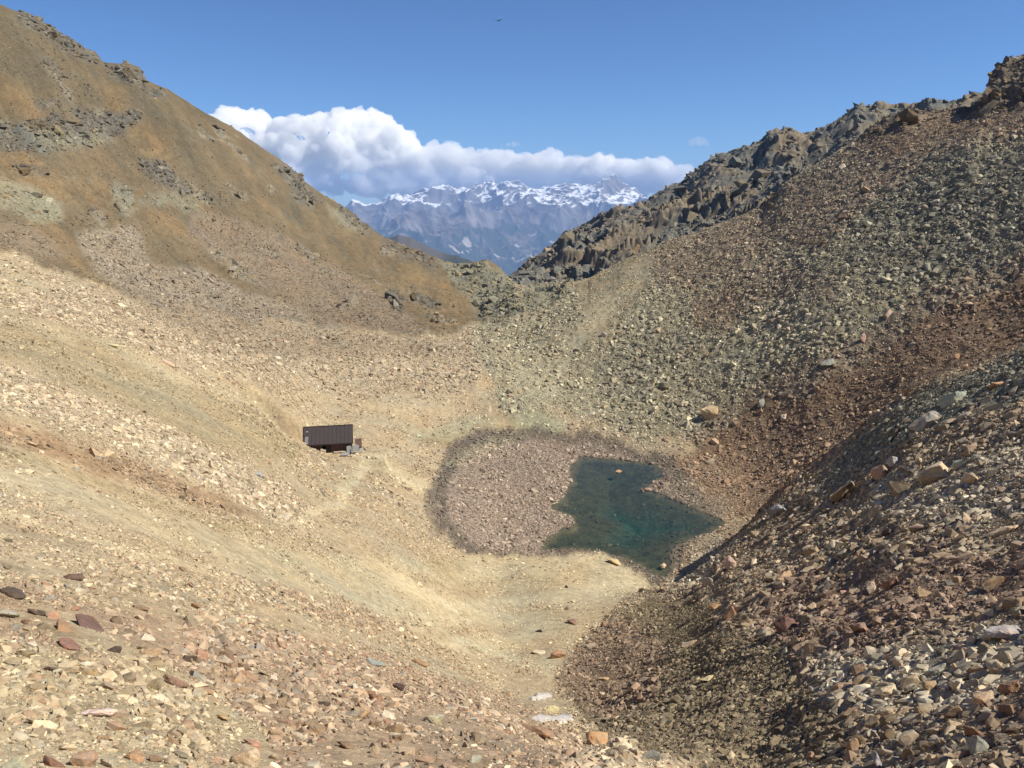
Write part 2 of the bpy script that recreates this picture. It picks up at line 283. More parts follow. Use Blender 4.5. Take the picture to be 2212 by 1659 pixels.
# painted in order; polygon points are read off the photograph (2212 px wide copy): zone, softness, strength, points
PAINT = [
 ('grassbr', 6, 1, [(-600,-900),(1120,-900),(1120,560),(1110,600),(1050,690),(950,722),(700,712),(450,682),(290,640),(150,590),(0,545),(-600,420)]),
 ('grassdk', 16, .8, [(-300,-200),(60,20),(320,170),(420,300),(560,520),(420,460),(250,300),(100,200),(-300,60)]),
 ('grassdk', 14, .6, [(430,300),(560,400),(760,540),(860,600),(700,520),(560,440),(470,360)]),
 ('grassor', 18, 0.81, [(215,160),(260,190),(330,290),(430,430),(520,520),(500,540),(400,440),(310,340),(250,250),(210,190)]),
 ('grassor', 18, 0.77, [(0,320),(60,330),(150,370),(330,430),(300,450),(120,420),(-50,380)]),
 ('grassor', 18, 0.77, [(0,400),(90,440),(160,520),(200,580),(260,640),(160,560),(60,480),(-60,430)]),
 ('grassor', 18, 0.68, [(330,430),(420,520),(500,560),(640,640),(560,600),(430,540),(320,470)]),
 ('grassor', 18, 0.81, [(880,570),(960,600),(1010,640),(1015,690),(960,712),(920,670),(870,610)]),
 ('grassor', 18, 0.68, [(700,470),(800,540),(900,640),(840,600),(760,540)]),
 ('grassor', 18, 0.68, [(0,180),(60,200),(110,260),(60,250),(-40,220)]),
 ('greyscree', 10, 1, [(170,500),(300,480),(330,560),(470,600),(600,650),(720,712),(450,682),(290,640),(220,600)]),
 ('brownscree', 10, .9, [(420,470),(520,480),(700,560),(840,640),(940,722),(700,712),(540,600),(400,520)]),
 ('brownscree', 10, .7, [(-60,470),(80,500),(160,560),(60,555),(-60,520)]),
 ('crag', 3, 1, [(-200,290),(0,270),(60,262),(130,245),(180,230),(240,250),(300,235),(310,265),(240,290),(180,310),(120,322),(40,318),(-200,330)]),
 ('craggr', 5, .7, [(40,280),(110,270),(180,285),(250,300),(180,322),(90,322)]),
 ('crag', 3, 1, [(225,140),(285,137),(308,150),(308,168),(285,182),(250,172)]),
 ('crag', 3, .9, [(40,20),(80,42),(130,75),(190,112),(225,130),(205,140),(140,110),(90,70),(30,36)]),
 ('crag', 3, .9, [(305,180),(350,186),(372,205),(340,208),(310,196)]),
 ('crag', 3, 1, [(300,330),(345,350),(400,390),(425,430),(400,432),(350,400),(310,365)]),
 ('craggr', 4, .9, [(240,390),(290,400),(300,450),(270,460),(235,430)]),
 ('craggr', 4, .7, [(420,430),(440,460),(400,470),(360,440),(300,440),(330,410)]),
 ('crag', 3, 1, [(28,352),(100,360),(105,374),(40,374)]),
 ('crag', 3, .8, [(100,120),(140,150),(170,170),(120,160),(80,130)]),
 ('crag', 3, .7, [(80,210),(140,215),(130,232),(70,230)]),
 ('palegreen', 10, .8, [(-200,380),(0,385),(60,395),(130,430),(140,480),(80,485),(0,450),(-200,430)]),
 ('crag', 3, .9, [(590,350),(640,365),(660,400),(700,430),(670,450),(640,440),(625,400),(595,375)]),
 ('crag', 3, 1, [(735,440),(770,462),(785,488),(820,510),(790,505),(750,480),(730,455)]),
 ('palegreen', 4, .7, [(700,435),(740,460),(780,500),(760,500),(715,465)]),
 ('crag', 3, .7, [(830,515),(905,545),(960,565),(940,580),(880,560),(830,530)]),
 ('crag', 3, .9, [(840,620),(880,640),(870,680),(850,670),(835,645)]),
 ('crag', 3, .9, [(890,615),(930,640),(960,668),(940,672),(900,650)]),
 ('craggr', 4, 1, [(945,565),(1000,573),(1050,560),(1082,580),(1110,605),(1125,640),(1080,690),(1030,690),(1015,650),(980,610)]),
 # talus apron behind the hut
 ('pinkscree', 8, 1, [(-600,440),(0,560),(150,600),(290,648),(450,690),(700,720),(940,730),(1010,700),(1060,770),(1020,850),(880,850),(700,868),(560,822),(400,770),(250,722),(120,690),(0,640),(-600,600)]),
 ('pale', 12, .7, [(0,610),(250,700),(420,770),(600,830),(560,850),(400,800),(200,720),(0,650)]),
 ('brownscree', 14, .5, [(300,650),(700,722),(940,735),(980,760),(700,780),(450,740)]),
 ('tan', 10, .8, [(430,800),(600,830),(800,860),(950,860),(1000,900),(880,930),(600,890),(480,850)]),
 # left grassy slope bands
 ('olive', 12, .75, [(-300,660),(0,690),(120,720),(330,800),(480,860),(640,930),(640,1000),(560,990),(400,930),(200,850),(0,780),(-300,740)]),
 ('sand', 7, .8, [(-300,630),(0,662),(150,715),(340,780),(600,870),(560,880),(330,810),(120,735),(0,695),(-300,680)]),
 ('pale', 8, 1, [(-300,760),(0,800),(100,830),(260,880),(400,940),(520,1000),(640,1060),(680,1130),(600,1130),(450,1060),(300,990),(150,920),(0,880),(-300,860)]),
 ('brownband', 9, .95, [(-300,870),(0,905),(120,940),(280,1000),(430,1060),(560,1110),(600,1130),(480,1120),(330,1060),(150,1000),(0,950),(-300,930)]),
 ('olive', 7, .9, [(-300,930),(0,960),(150,1010),(300,1060),(440,1120),(600,1160),(520,1165),(380,1110),(200,1050),(0,990),(-300,970)]),
 ('sand', 8, .8, [(-300,990),(0,1005),(200,1060),(420,1140),(640,1200),(760,1240),(620,1230),(400,1190),(200,1110),(0,1050),(-300,1030)]),
 # green scree on the right
 ('green', 8, 1, [(1130,620),(1060,690),(1010,700),(1020,760),(1060,820),(1080,900),(1240,900),(1400,960),(1500,940),(1650,850),(1800,780),(2000,640),(2350,480),(2600,-200),(2100,-100),(1950,100),(1650,400),(1400,500)]),
 ('rbrown', 16, 1, [(1400,540),(1650,440),(1850,300),(1960,240),(2150,230),(2300,180),(2300,270),(2060,330),(1900,430),(1780,520),(1620,560),(1500,620),(1400,620)]),
 ('rust', 14, .6, [(1840,310),(1960,250),(2240,220),(2240,260),(2060,300),(1900,350)]),
 ('rbrown', 16, .8, [(1560,560),(1700,560),(1800,600),(1820,680),(1700,720),(1560,680)]),
 ('rust', 14, .55, [(1500,620),(1580,610),(1600,660),(1560,720),(1500,700)]),
 ('greendk', 20, .9, [(1900,420),(2060,340),(2260,300),(2260,560),(2050,590),(1900,620),(1800,560)]),
 ('greendk', 14, .6, [(1320,760),(1420,700),(1450,780),(1380,880),(1300,860),(1280,810)]),
 ('greenlt', 14, .8, [(1640,660),(1760,620),(1800,680),(1640,780),(1520,820),(1460,800),(1540,720)]),
 ('greenlt', 12, .9, [(1130,760),(1210,690),(1260,700),(1230,800),(1200,880),(1130,900),(1080,860)]),
 ('sand', 24, .55, [(1260,600),(1330,560),(1410,545),(1390,600),(1350,660),(1300,720),(1240,760),(1250,690)]),
 ('olive', 10, .7, [(1230,590),(1320,560),(1390,545),(1330,620),(1260,640)]),
 ('grassor', 18, 0.59, [(1225,605),(1262,598),(1275,625),(1235,622)]),
 ('craggr', 4, .9, [(1060,680),(1130,620),(1190,600),(1245,605),(1235,640),(1180,650),(1110,680),(1070,700)]),
 ('cragbr', 3, .9, [(1640,430),(1670,400),(1690,440),(1660,462)]),
 ('cragbr', 4, 1, [(1830,320),(1930,250),(1960,232),(2020,222),(2060,205),(2110,200),(2130,180),(2140,130),(2180,118),(2350,90),(2350,215),(2230,215),(2150,240),(2050,250),(1960,275),(1940,285)]),
 ('rbrown', 14, 1, [(1480,930),(1640,840),(1800,770),(2000,630),(2350,470),(2360,600),(2050,700),(1800,860),(1560,990)]),
 ('rust', 14, 1, [(1500,965),(1620,880),(1760,830),(1900,750),(2050,660),(2300,560),(2350,700),(2212,740),(2090,790),(1980,840),(1850,935),(1720,1045),(1640,1095),(1560,1120),(1450,1040),(1440,1000)]),
 ('rbrown', 16, .7, [(1640,830),(1800,760),(1950,680),(2000,700),(1850,800),(1700,880)]),
 ('pale', 7, .7, [(1180,880),(1280,905),(1420,960),(1520,975),(1450,985),(1340,955),(1230,925)]),
 ('lichen', 7, 1, [(1090,900),(1160,890),(1240,915),(1200,935),(1150,948),(1120,930)]),
 ('lichen', 7, .6, [(880,925),(960,905),(1080,905),(1060,930),(960,950),(890,945)]),
 ('olive', 7, .5, [(880,935),(1000,920),(1090,915),(1000,945),(910,955)]),
 # old lake bed
 ('beddark', 5, .9, [(920,1070),(945,990),(960,945),(1080,925),(1200,922),(1330,945),(1440,985),(1500,1060),(1560,1110),(1500,1170),(1420,1250),(1300,1200),(1170,1195),(1000,1205),(940,1150)]),
 ('bedpink', 12, .95, [(955,1065),(985,985),(1060,955),(1200,945),(1310,955),(1400,985),(1250,985),(1235,1060),(1240,1110),(1230,1130),(1170,1192),(1040,1188),(965,1125)]),
 ('bedpink', 6, .8, [(1380,1060),(1440,1050),(1480,1080),(1550,1100),(1500,1090),(1420,1075)]),
 ('greyscree', 6, .6, [(1440,1030),(1500,1040),(1590,1100),(1560,1120),(1480,1085)]),
 ('lichen', 6, .35, [(950,985),(1060,945),(1160,935),(1050,975),(980,1010)]),
 # sand at the near shore and in the gully
 ('sand', 9, 1, [(640,1190),(780,1200),(900,1215),(1000,1205),(1180,1195),(1300,1205),(1400,1240),(1400,1270),(1310,1320),(1250,1370),(1210,1420),(1195,1480),(1130,1440),(1000,1400),(850,1370),(700,1320),(560,1250),(520,1200)]),
 ('palesand', 8, .9, [(800,1225),(1000,1290),(1200,1280),(1380,1240),(1390,1265),(1250,1310),(1050,1330),(900,1290)]),
 ('palesand', 5, .9, [(1180,1195),(1300,1205),(1400,1240),(1420,1255),(1340,1250),(1230,1222)]),
 ('palesand', 8, .8, [(560,1240),(800,1320),(1000,1380),(1180,1440),(1100,1430),(900,1370),(700,1320)]),
 ('olive', 6, .6, [(1100,1235),(1160,1230),(1220,1255),(1200,1265),(1120,1265),(1040,1270)]),
 ('olive', 7, .45, [(930,1215),(1030,1210),(1010,1235),(940,1240)]),
 ('sand', 5, .9, [(760,1000),(830,985),(870,1010),(930,1060),(900,1065),(850,1030),(800,1020),(740,1080),(720,1080)]),
 ('olive', 5, .5, [(780,970),(850,975),(840,1000),(800,1010)]),
 ('sand', 4, .8, [(0,640),(160,620),(80,600),(0,560)]),
 # worn paths and curved terraces
 ('palesand', 3, 1, [(775,992),(800,985),(835,1000),(880,1035),(925,1062),(905,1068),(860,1045),(820,1012)]),
 ('palesand', 3, 1, [(780,995),(800,1005),(765,1055),(735,1080),(715,1078),(745,1045)]),
 ('palesand', 3, .8, [(735,1070),(760,1080),(700,1110),(640,1130),(560,1120),(640,1112)]),
 ('brownband', 5, .5, [(560,1262),(700,1312),(850,1350),(1000,1362),(1130,1345),(1100,1368),(950,1385),(780,1362),(620,1302)]),
 ('brownband', 4, .45, [(880,1240),(960,1262),(1080,1275),(1200,1268),(1150,1290),(1020,1295),(920,1275)]),
 ('brownband', 4, .4, [(1010,1300),(1120,1312),(1250,1300),(1200,1322),(1080,1328)]),
 ('brownband', 4, .35, [(1100,1400),(1180,1370),(1230,1360),(1190,1410),(1140,1430)]),
 ('brownband', 3, .4, [(0,1130),(150,1160),(330,1215),(480,1255),(330,1232),(150,1180),(0,1145)]),
 ('palesand', 3, .7, [(-60,1085),(100,1130),(300,1190),(480,1235),(640,1262),(480,1250),(280,1208),(100,1150),(-60,1105)]),
 ('sand', 6, .8, [(-60,1395),(100,1410),(240,1440),(330,1480),(300,1492),(180,1460),(60,1432),(-60,1420)]),
 ('sand', 6, .8, [(640,1500),(760,1560),(860,1640),(900,1720),(800,1720),(740,1640),(640,1560)]),
 # near rubble bottom left
 ('redrub', 14, .7, [(-300,1240),(0,1260),(200,1300),(420,1360),(700,1380),(900,1440),(1100,1500),(1200,1560),(1300,1640),(1350,1800),(700,1800),(500,1700),(300,1500),(100,1400),(-300,1330)]),
 ('sand', 14, .45, [(-300,1380),(0,1420),(300,1480),(560,1560),(620,1800),(-300,1800)]),
 ('sand', 9, .7, [(60,1290),(250,1360),(420,1480),(560,1560),(640,1800),(520,1800),(480,1600),(330,1500),(150,1400),(0,1350)]),
 ('brownband', 8, .5, [(-300,1240),(0,1265),(60,1290),(140,1340),(210,1370),(100,1380),(0,1340),(-300,1300)]),
 ('redrub', 10, .6, [(560,1260),(700,1290),(900,1350),(850,1360),(680,1320)]),
 ('pinkscree', 8, .8, [(1300,1590),(1500,1620),(1700,1700),(1500,1800),(1200,1700)]),
 # near spur on the right
 ('spur', 5, 1, [(1412,1262),(1480,1175),(1560,1135),(1640,1095),(1720,1045),(1790,1000),(1850,935),(1920,880),(1990,835),(2100,790),(2250,735),(2900,600),(2900,2200),(1500,2100),(1560,1690),(1400,1625),(1260,1560),(1205,1490),(1240,1400),(1310,1330)]),
 ('spurdirt', 10, 1, [(1250,1400),(1400,1290),(1500,1290),(1560,1360),(1700,1400),(1760,1500),(1850,1600),(1800,1750),(1560,1690),(1400,1625),(1260,1560),(1215,1490)]),
 ('spurred', 12, .7, [(1250,1400),(1340,1340),(1450,1400),(1420,1500),(1300,1560),(1220,1480)]),
 ('spurred', 14, .9, [(1660,1260),(1800,1240),(2000,1220),(2212,1180),(2260,1290),(2000,1340),(1820,1420),(1660,1400),(1640,1320)]),
 ('spurred', 10, .7, [(2120,1480),(2260,1440),(2300,1640),(2120,1640)]),
 ('spurpale', 14, .9, [(1780,1420),(2000,1400),(2260,1330),(2260,1500),(2050,1530),(1880,1560),(1760,1500)]),
 ('spurpale', 14, .7, [(1900,1040),(2080,980),(2260,940),(2260,1120),(2050,1130),(1850,1110)]),
 ('spurgreen', 8, 1, [(1840,955),(1920,890),(1990,840),(2100,800),(2240,750),(2240,860),(2100,900),(2000,930),(1900,1000),(1800,1050),(1740,1075)]),
 ('spurpale', 6, .8, [(1430,1230),(1500,1175),(1560,1140),(1620,1160),(1540,1220),(1480,1270)]),
]
CX0, CY0, CST = -600.0, -900.0, 4.0
cw, ch = int(3500 / CST), int(3100 / CST)
gx, gy = np.meshgrid(CX0 + (np.arange(cw) + .5) * CST, CY0 + (np.arange(ch) + .5) * CST)
def box_blur(a, k):
    for _ in range(2):
        for ax in (0, 1):
            p = np.pad(a, [(k + 1, k) if i == ax else (0, 0) for i in range(2)], mode='edge')
            c = np.cumsum(p, ax)
            a = (np.take(c, range(2 * k + 1, c.shape[ax]), ax) - np.take(c, range(0, c.shape[ax] - 2 * k - 1), ax)) / (2 * k + 1)
    return a
ZC = np.zeros((ch, cw, 8), np.float32); ZC[:] = ZONE['tan']
for zn, soft, strg, pts in PAINT:
    m = np.zeros((ch, cw), bool); P = pts; n = len(P)
    for i in range(n):
        ax, ay = P[i]; bx, by = P[(i + 1) % n]
        if ay == by: continue
        m ^= ((ay > gy) != (by > gy)) & (gx < (bx - ax) * (gy - ay) / (by - ay) + ax)
    a = box_blur(m.astype(np.float32), max(1, int(soft * .5 / CST))) * strg
    ZC = ZC * (1 - a[..., None]) + np.array(ZONE[zn], np.float32) * a[..., None]
def zone_at(px, py):
    u = np.clip((px * 2.16016 - CX0) / CST - .5, 0, cw - 1.01); v = np.clip((py * 2.16016 - CY0) / CST - .5, 0, ch - 1.01)
    ui = u.astype(int); vi = v.astype(int); fu = (u - ui)[..., None]; fv = (v - vi)[..., None]
    return (ZC[vi, ui] * (1 - fu) * (1 - fv) + ZC[vi, ui + 1] * fu * (1 - fv) + ZC[vi + 1, ui] * (1 - fu) * fv + ZC[vi + 1, ui + 1] * fu * fv)
# ---------------------------------------------------------------- ground mesh
pu, pv = to_pix(Xg, Yg, Zg)
far_w = sstep(440, 540, Rg)
wamp = 13.0 * np.clip(1.2 - Rg / 900, .3, 1)
wx = wamp * (fbm2(Xg / (0.05 * Rg + 1), Yg / (0.05 * Rg + 1), 5, 11, .65)) / 2.16
wy = wamp * (fbm2(Xg / (0.05 * Rg + 1), Yg / (0.05 * Rg + 1), 5, 19, .65)) / 2.16
ZCv = zone_at(pu + wx, pv + wy)
CX_, CY_ = 15.0, 135.0
th = np.arctan2(Yg - CY_, Xg - CX_); rho = np.hypot(Xg - CX_, Yg - CY_)
streak = noise2(th * 26, rho / 45, 41) * .6 + noise2(th * 64 + .5 * noise2(Xg / 12, Yg / 12, 44), rho / 20, 42) * .5 + noise2(th * 130 + .8 * noise2(Xg / 7, Yg / 7, 45), rho / 9, 43) * .3
big = fbm2(Xg / 18, Yg / 18, 4, 51)
fine = fbm2(Xg / 2.2, Yg / 2.2, 3, 61)
# back ridge, beyond the near slopes
fm = far_w[..., None]
bmix = sstep(-.25, .45, fbm2(Xg / 60, Yg / 60, 4, 71) + .15 * streak)[..., None]
back = np.array(ZONE['backridge'])[None, None] * (1 - bmix) + np.array(ZONE['backbrown'])[None, None] * bmix
ZCv = ZCv * (1 - fm) + back * fm
crag = ZCv[..., 4]
# additional small outcrops scattered on the left mountain
leftm = sstep(225, 260, Rg) * (1 - far_w) * sstep(0.02, -0.05, AZ)[None, :]
oc = sstep(.50, .78, fbm2(Xg / 16, Yg / 16, 4, 81) + .25 * noise2(Zg / 9, Xg / 40, 82)) * leftm * (crag < .6)
crag = np.maximum(crag, oc * .75)
ocm = (oc * .8)[..., None]
ZCv[..., :3] = ZCv[..., :3] * (1 - ocm) + np.array([.21, .185, .14]) * ocm

sdl = poly_sd(SH, np.clip(Xg, -60, 90), np.clip(Yg, 60, 200))
sdl = sdl + .45 * fbm2(Xg / 2.4, Yg / 2.4, 3, 77)
sdl = np.where((Rg > 80) & (Rg < 200) & (np.abs(Xg) < 70), sdl, 99.0)
calm = sstep(0, 8, sdl)
dz = 0
dz = dz + 1.5 * noise2(Xg / 55, Yg / 55, 1) * sstep(120, 220, Rg) * calm
dz = dz + .55 * noise2(Xg / 21, Yg / 21, 2) * sstep(30, 110, Rg) * calm
dz = dz + .26 * noise2(Xg / 8, Yg / 8, 3) * sstep(8, 40, Rg) * calm
dz = dz + .13 * noise2(Xg / 3.1, Yg / 3.1, 4) * np.clip(ZCv[..., 3] + .15, 0, 1)
dz = dz + .055 * noise2(Xg / 1.1, Yg / 1.1, 5) * np.clip(ZCv[..., 3] + .15, 0, 1)
dz = dz + .5 * streak * np.clip(ZCv[..., 7], 0, 1) * sstep(60, 250, Rg) * calm * .8
# blocky relief of coarse scree on the slopes farther off
blk = ZCv[..., 3] * np.clip(ZCv[..., 5], .3, 2) * sstep(100, 200, Rg) * (1 - far_w) * calm
dz = dz + blk * (.34 * noise2(Xg / 2.3, Yg / 2.3, 6) + .22 * noise2(Xg / 1.2, Yg / 1.2, 7))
spm = sstep(.30, .36, pu / 1024 - .25) * sstep(1.05, 1.2, ZCv[..., 3] + .25) * (Rg < 112) * (sdl > 6)
dz = dz + spm * (.34 * noise2(Xg / 4.3, Yg / 4.3, 8) + .22 * noise2(Xg / 1.9, Yg / 1.9, 9)) * sstep(12, 30, Rg)
# crags: ridged rock with ledges
rd = ridged2(Xg / 14 + .3 * big, Yg / 14, 5, 91, .52)
rd2 = ridged2(Xg / 4.2, Yg / 4.2, 4, 95, .55)
led = np.abs(((Zg + 1.2 * big + 2.2 * noise2(Xg / 9, Yg / 9, 97)) / 2.6) % 1 - .5) * 2
nearc = crag * (1 - far_w)
dz = dz + nearc * ((rd - .75) * 1.8 + (rd2 - .7) * .6 + led * 1.0)
# rugged silhouettes at the crest of the right slope and the shoulder of the left mountain
rdb = ridged2(Xg / 75, Yg / 75, 6, 101, .55)
rdc = ridged2(Xg / 22, Yg / 22, 5, 105, .55)
crest = np.exp(-((Rg - 745) / 35.0) ** 2)
fb = fbm2(Xg / 34 + .5 * big, Yg / 34, 5, 109, .48)
lb = np.abs(((Zg + 6 * fb) / 11.0) % 1 - .5) * 2
dz = dz + far_w * (1 - sstep(900, 1000, Rg)) * ((ridged2(Xg / 120 + .35 * fb, Yg / 120, 3, 101, .42) - .8) * 15 * (1 - .85 * crest) + 2.4 * fb * (1 - .3 * crest) + 0.2 * lb + .2 * noise2(Xg / 5, Yg / 5, 111))
dz = dz + sstep(1000, 1400, Rg) * 40 * fbm2(Xg / 300, Yg / 300, 3, 121)
Zf = Zg + dz
# the hut stands in a level cut
_a, _t = pix_dir(331, 452.8); HUT_R = 136.0
HUT_DOOR = np.array([HUT_R * math.sin(_a), HUT_R * math.cos(_a)]); HUT_Z = float(_t) * HUT_R
HUT_ROT = math.radians(11.0)
HX = np.array([math.cos(HUT_ROT), math.sin(HUT_ROT)]); HY = np.array([-math.sin(HUT_ROT), math.cos(HUT_ROT)])
HUT = HUT_DOOR - HX * 0.40 + HY * 2.15                      # middle of the floor
lx = (Xg - HUT[0]) * HX[0] + (Yg - HUT[1]) * HX[1]; ly = (Xg - HUT[0]) * HY[0] + (Yg - HUT[1]) * HY[1]
def cut(x0, x1, y0, y1, m):
    return sstep(-m, 0, np.minimum(np.minimum(lx - x0, x1 - lx), np.minimum(ly - y0, y1 - ly)))
k_in = cut(-4.15, 4.3, -2.15, 2.4, .35)
Zf = Zf * (1 - k_in) + np.minimum(Zf, HUT_Z - .15) * k_in
k_t = cut(-.3, 9.5, -6.0, -2.0, 1.2)
Zf = Zf * (1 - k_t) + (HUT_Z - .02 - .10 * np.clip(lx - 1, 0, 9) * .6 + .04 * fine) * k_t
k_f = cut(3.0, 11.0, -2.0, 4.5, 1.5)
Zf = Zf * (1 - k_f) + np.minimum(Zf, HUT_Z + .2 + .25 * (ly + 2)) * k_f
# the slope is heaped up against the left half of the front
k_b = np.exp(-(((lx + 4.6) / 2.5) ** 2 + ((ly + 3.4) / 1.7) ** 2)) * (1 - k_in)
Zf = np.where((k_b > .08) & (Rg < 200), np.maximum(Zf, HUT_Z - .6 + 2.5 * k_b), Zf)
k_l = sstep(-15, -5.5, lx) * (1 - sstep(-1.5, 0, lx)) * sstep(-20, -12, ly) * (1 - sstep(-2.5, -1.0, ly)) * (1 - k_in)
lim = HUT_Z + .25 + .52 * np.clip(-lx - .9, 0, 12) + .22 * np.clip(-2.3 - ly, 0, 20)
Zf = Zf * (1 - k_l) + np.minimum(Zf, lim) * k_l
# lake basin
fl = LAKE_Z + .05 + .10 * np.clip(sdl, 0, 30) + .10 * fine * sstep(0, 3, sdl)
w = 1 - sstep(1.5, 16, sdl)
lo = np.minimum(Zf, fl + 30)
Zf = np.where((sdl > 0) & (sdl < 60), np.maximum(Zf * (1 - w) + fl * w, LAKE_Z + .03 + .04 * np.clip(sdl, 0, 3)), Zf)
dep = np.clip(-sdl, 0, 40)
bed = LAKE_Z - .10 * np.clip(dep, 0, 1) - .16 * dep - .09 * np.clip(dep - 4, 0, 30) - .12 * np.abs(fine)
Zf = np.where(sdl <= 0, bed, Zf)

# colours
c3 = ZCv[..., :3].copy()
st = ZCv[..., 7:8]
vary = 1 + (.20 * streak[..., None] * st + .12 * big[..., None] + .12 * fine[..., None] * (1 - .5 * far_w[..., None]))
c3 *= np.clip(vary, .5, 1.6)
warm = (.07 * fbm2(Xg / 9, Yg / 9, 3, 131) + .05 * streak * st[..., 0])[..., None]
c3 *= 1 + warm * np.array([.9, .0, -1.0])
# grass on the left mountain: mottled ochre and olive tufts
gm = (leftm * (1 - np.clip(ZCv[..., 3] * 2.5, 0, 1)) * (1 - crag))[..., None]
tuft = fbm2(Xg / 3.5, Yg / 3.5, 3, 141)[..., None]
c3 *= 1 + gm * np.clip(tuft, -1, 1) * np.array([.26, .22, .16])
c3 *= 1 + gm * np.clip(fbm2(Xg / 1.3, Yg / 1.3, 2, 145), -1, 1)[..., None] * .34
c3 *= 1 + gm * np.clip(fbm2(Xg / 26, Yg / 26, 4, 147), -1, 1)[..., None] * np.array([.30, .26, .24])
# crevices and lichen on crags
cr = crag[..., None]
lich = sstep(.25, .6, fbm2(Xg / 5, Yg / 5, 3, 151))[..., None]
c3 = c3 * (1 - cr * lich * .35) + np.array([.30, .28, .19]) * cr * lich * .35
# bed of the lake: brown near the shore, deep part painted the turquoise that water scatters
ins = (sdl <= 0)[..., None]
dd = sstep(4, 12, dep + 2.0 * fbm2(Xg / 9, Yg / 9, 2, 161) + .16 * (Xg - 22) - .05 * (Yg - 118))[..., None]
bedc = np.array([.115, .095, .055]) * (1 - dd) + np.array([.035, .115, .095]) * dd
edge_ = (1 - sstep(.2, 2.2, dep + .8 * fbm2(Xg / 3, Yg / 3, 3, 165)))[..., None]
bedc = bedc * (1 - edge_) + np.array([.27, .19, .11]) * edge_
c3 = np.where(ins, bedc * (1 + .3 * fine[..., None]), c3)
c3 = np.where(ins, c3, c3 * (1 - .24 * sstep(.5, 1.0, ZCv[..., 3:4]) * sstep(-.10, .06, AZ)[None, :, None]))      # shade of the gaps between stones, painted into the ground colour
c3 = np.clip(c3, .01, .85)

V = np.stack([Xg, Yg, Zf], -1).reshape(-1, 3)
ii = np.arange((NR - 1) * (NA - 1)); rr_, cc_ = ii // (NA - 1), ii % (NA - 1)
k0 = rr_ * NA + cc_
F = np.stack([k0, k0 + 1, k0 + NA + 1, k0 + NA], 1)

# the same sheet carried round behind the photographer, so that no edge of the ground is near
NS = 90
tA = np.linspace(0, 1, NS + 2)[1:-1]
azs = AZ[-1] + tA * (2 * math.pi - (AZ[-1] - AZ[0]))
tb = sstep(0, 1, tA)[None]
zs = Zf[:, -1:] * (1 - tb) + Zf[:, :1] * tb + .25 * noise2(R[:, None] * np.sin(azs)[None] / 3., R[:, None] * np.cos(azs)[None] / 3., 301)
Vb = np.stack([R[:, None] * np.sin(azs)[None], R[:, None] * np.cos(azs)[None], zs], -1)
cs = c3[:, -1:] * (1 - tb[..., None]) + c3[:, :1] * tb[..., None]
offb = len(V)
V = np.concatenate([V, Vb.reshape(-1, 3), [[0, 0, -1.66]]])
col_ids = [np.arange(NR) * NA + NA - 1] + [offb + np.arange(NR) * NS + k for k in range(NS)] + [np.arange(NR) * NA]
for a_, b_ in zip(col_ids[:-1], col_ids[1:]):
    F = np.concatenate([F, np.stack([a_[:-1], b_[:-1], b_[1:], a_[1:]], 1)])
ring0 = np.concatenate([np.arange(NA), offb + np.arange(NS)]); ctr = len(V) - 1
q_ = ring0[:-1:2]; r_ = ring0[1::2]; n_ = np.roll(q_, -1)[:len(r_)]; q_ = q_[:len(r_)]
F = np.concatenate([F, np.stack([np.full(len(r_), ctr), n_, r_, q_], 1)])
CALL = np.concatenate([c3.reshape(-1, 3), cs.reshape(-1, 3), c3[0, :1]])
def ground_material():
    m, nt, b = new_mat("ground_rock_and_soil", .95, .08)
    at = nd(nt, "ShaderNodeAttribute", attribute_name="col")
    tc = nd(nt, "ShaderNodeTexCoord")
    n1 = noise_node(nt, 1.7, 6, .7, tc.outputs['Object'])
    r1 = ramp(nt, n1.outputs[0], [(.28, .62), (.5, 1.0), (.72, 1.35)])
    n2 = noise_node(nt, 9.0, 5, .75, tc.outputs['Object'])
    r2 = ramp(nt, n2.outputs[0], [(.3, .7), (.5, 1.0), (.7, 1.3)])
    c = mul(nt, at.outputs['Color'], r1.outputs[0]); c = mul(nt, c, r2.outputs[0], .8)
    nt.links.new(c, b.inputs['Base Color'])
    bp = nd(nt, "ShaderNodeBump"); bp.inputs['Strength'].default_value = .7; bp.inputs['Distance'].default_value = .12
    nt.links.new(n1.outputs[0], bp.inputs['Height'])
    bp2 = nd(nt, "ShaderNodeBump"); bp2.inputs['Strength'].default_value = .5; bp2.inputs['Distance'].default_value = .03
    nt.links.new(n2.outputs[0], bp2.inputs['Height']); nt.links.new(bp.outputs[0], bp2.inputs['Normal'])
    nt.links.new(bp2.outputs[0], b.inputs['Normal'])
    return m
GM = ground_material()
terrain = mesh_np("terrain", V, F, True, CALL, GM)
tag(terrain, "stony mountain basin with ochre slopes and jagged dark ridges", kind="structure")
terrain['category'] = 'terrain'

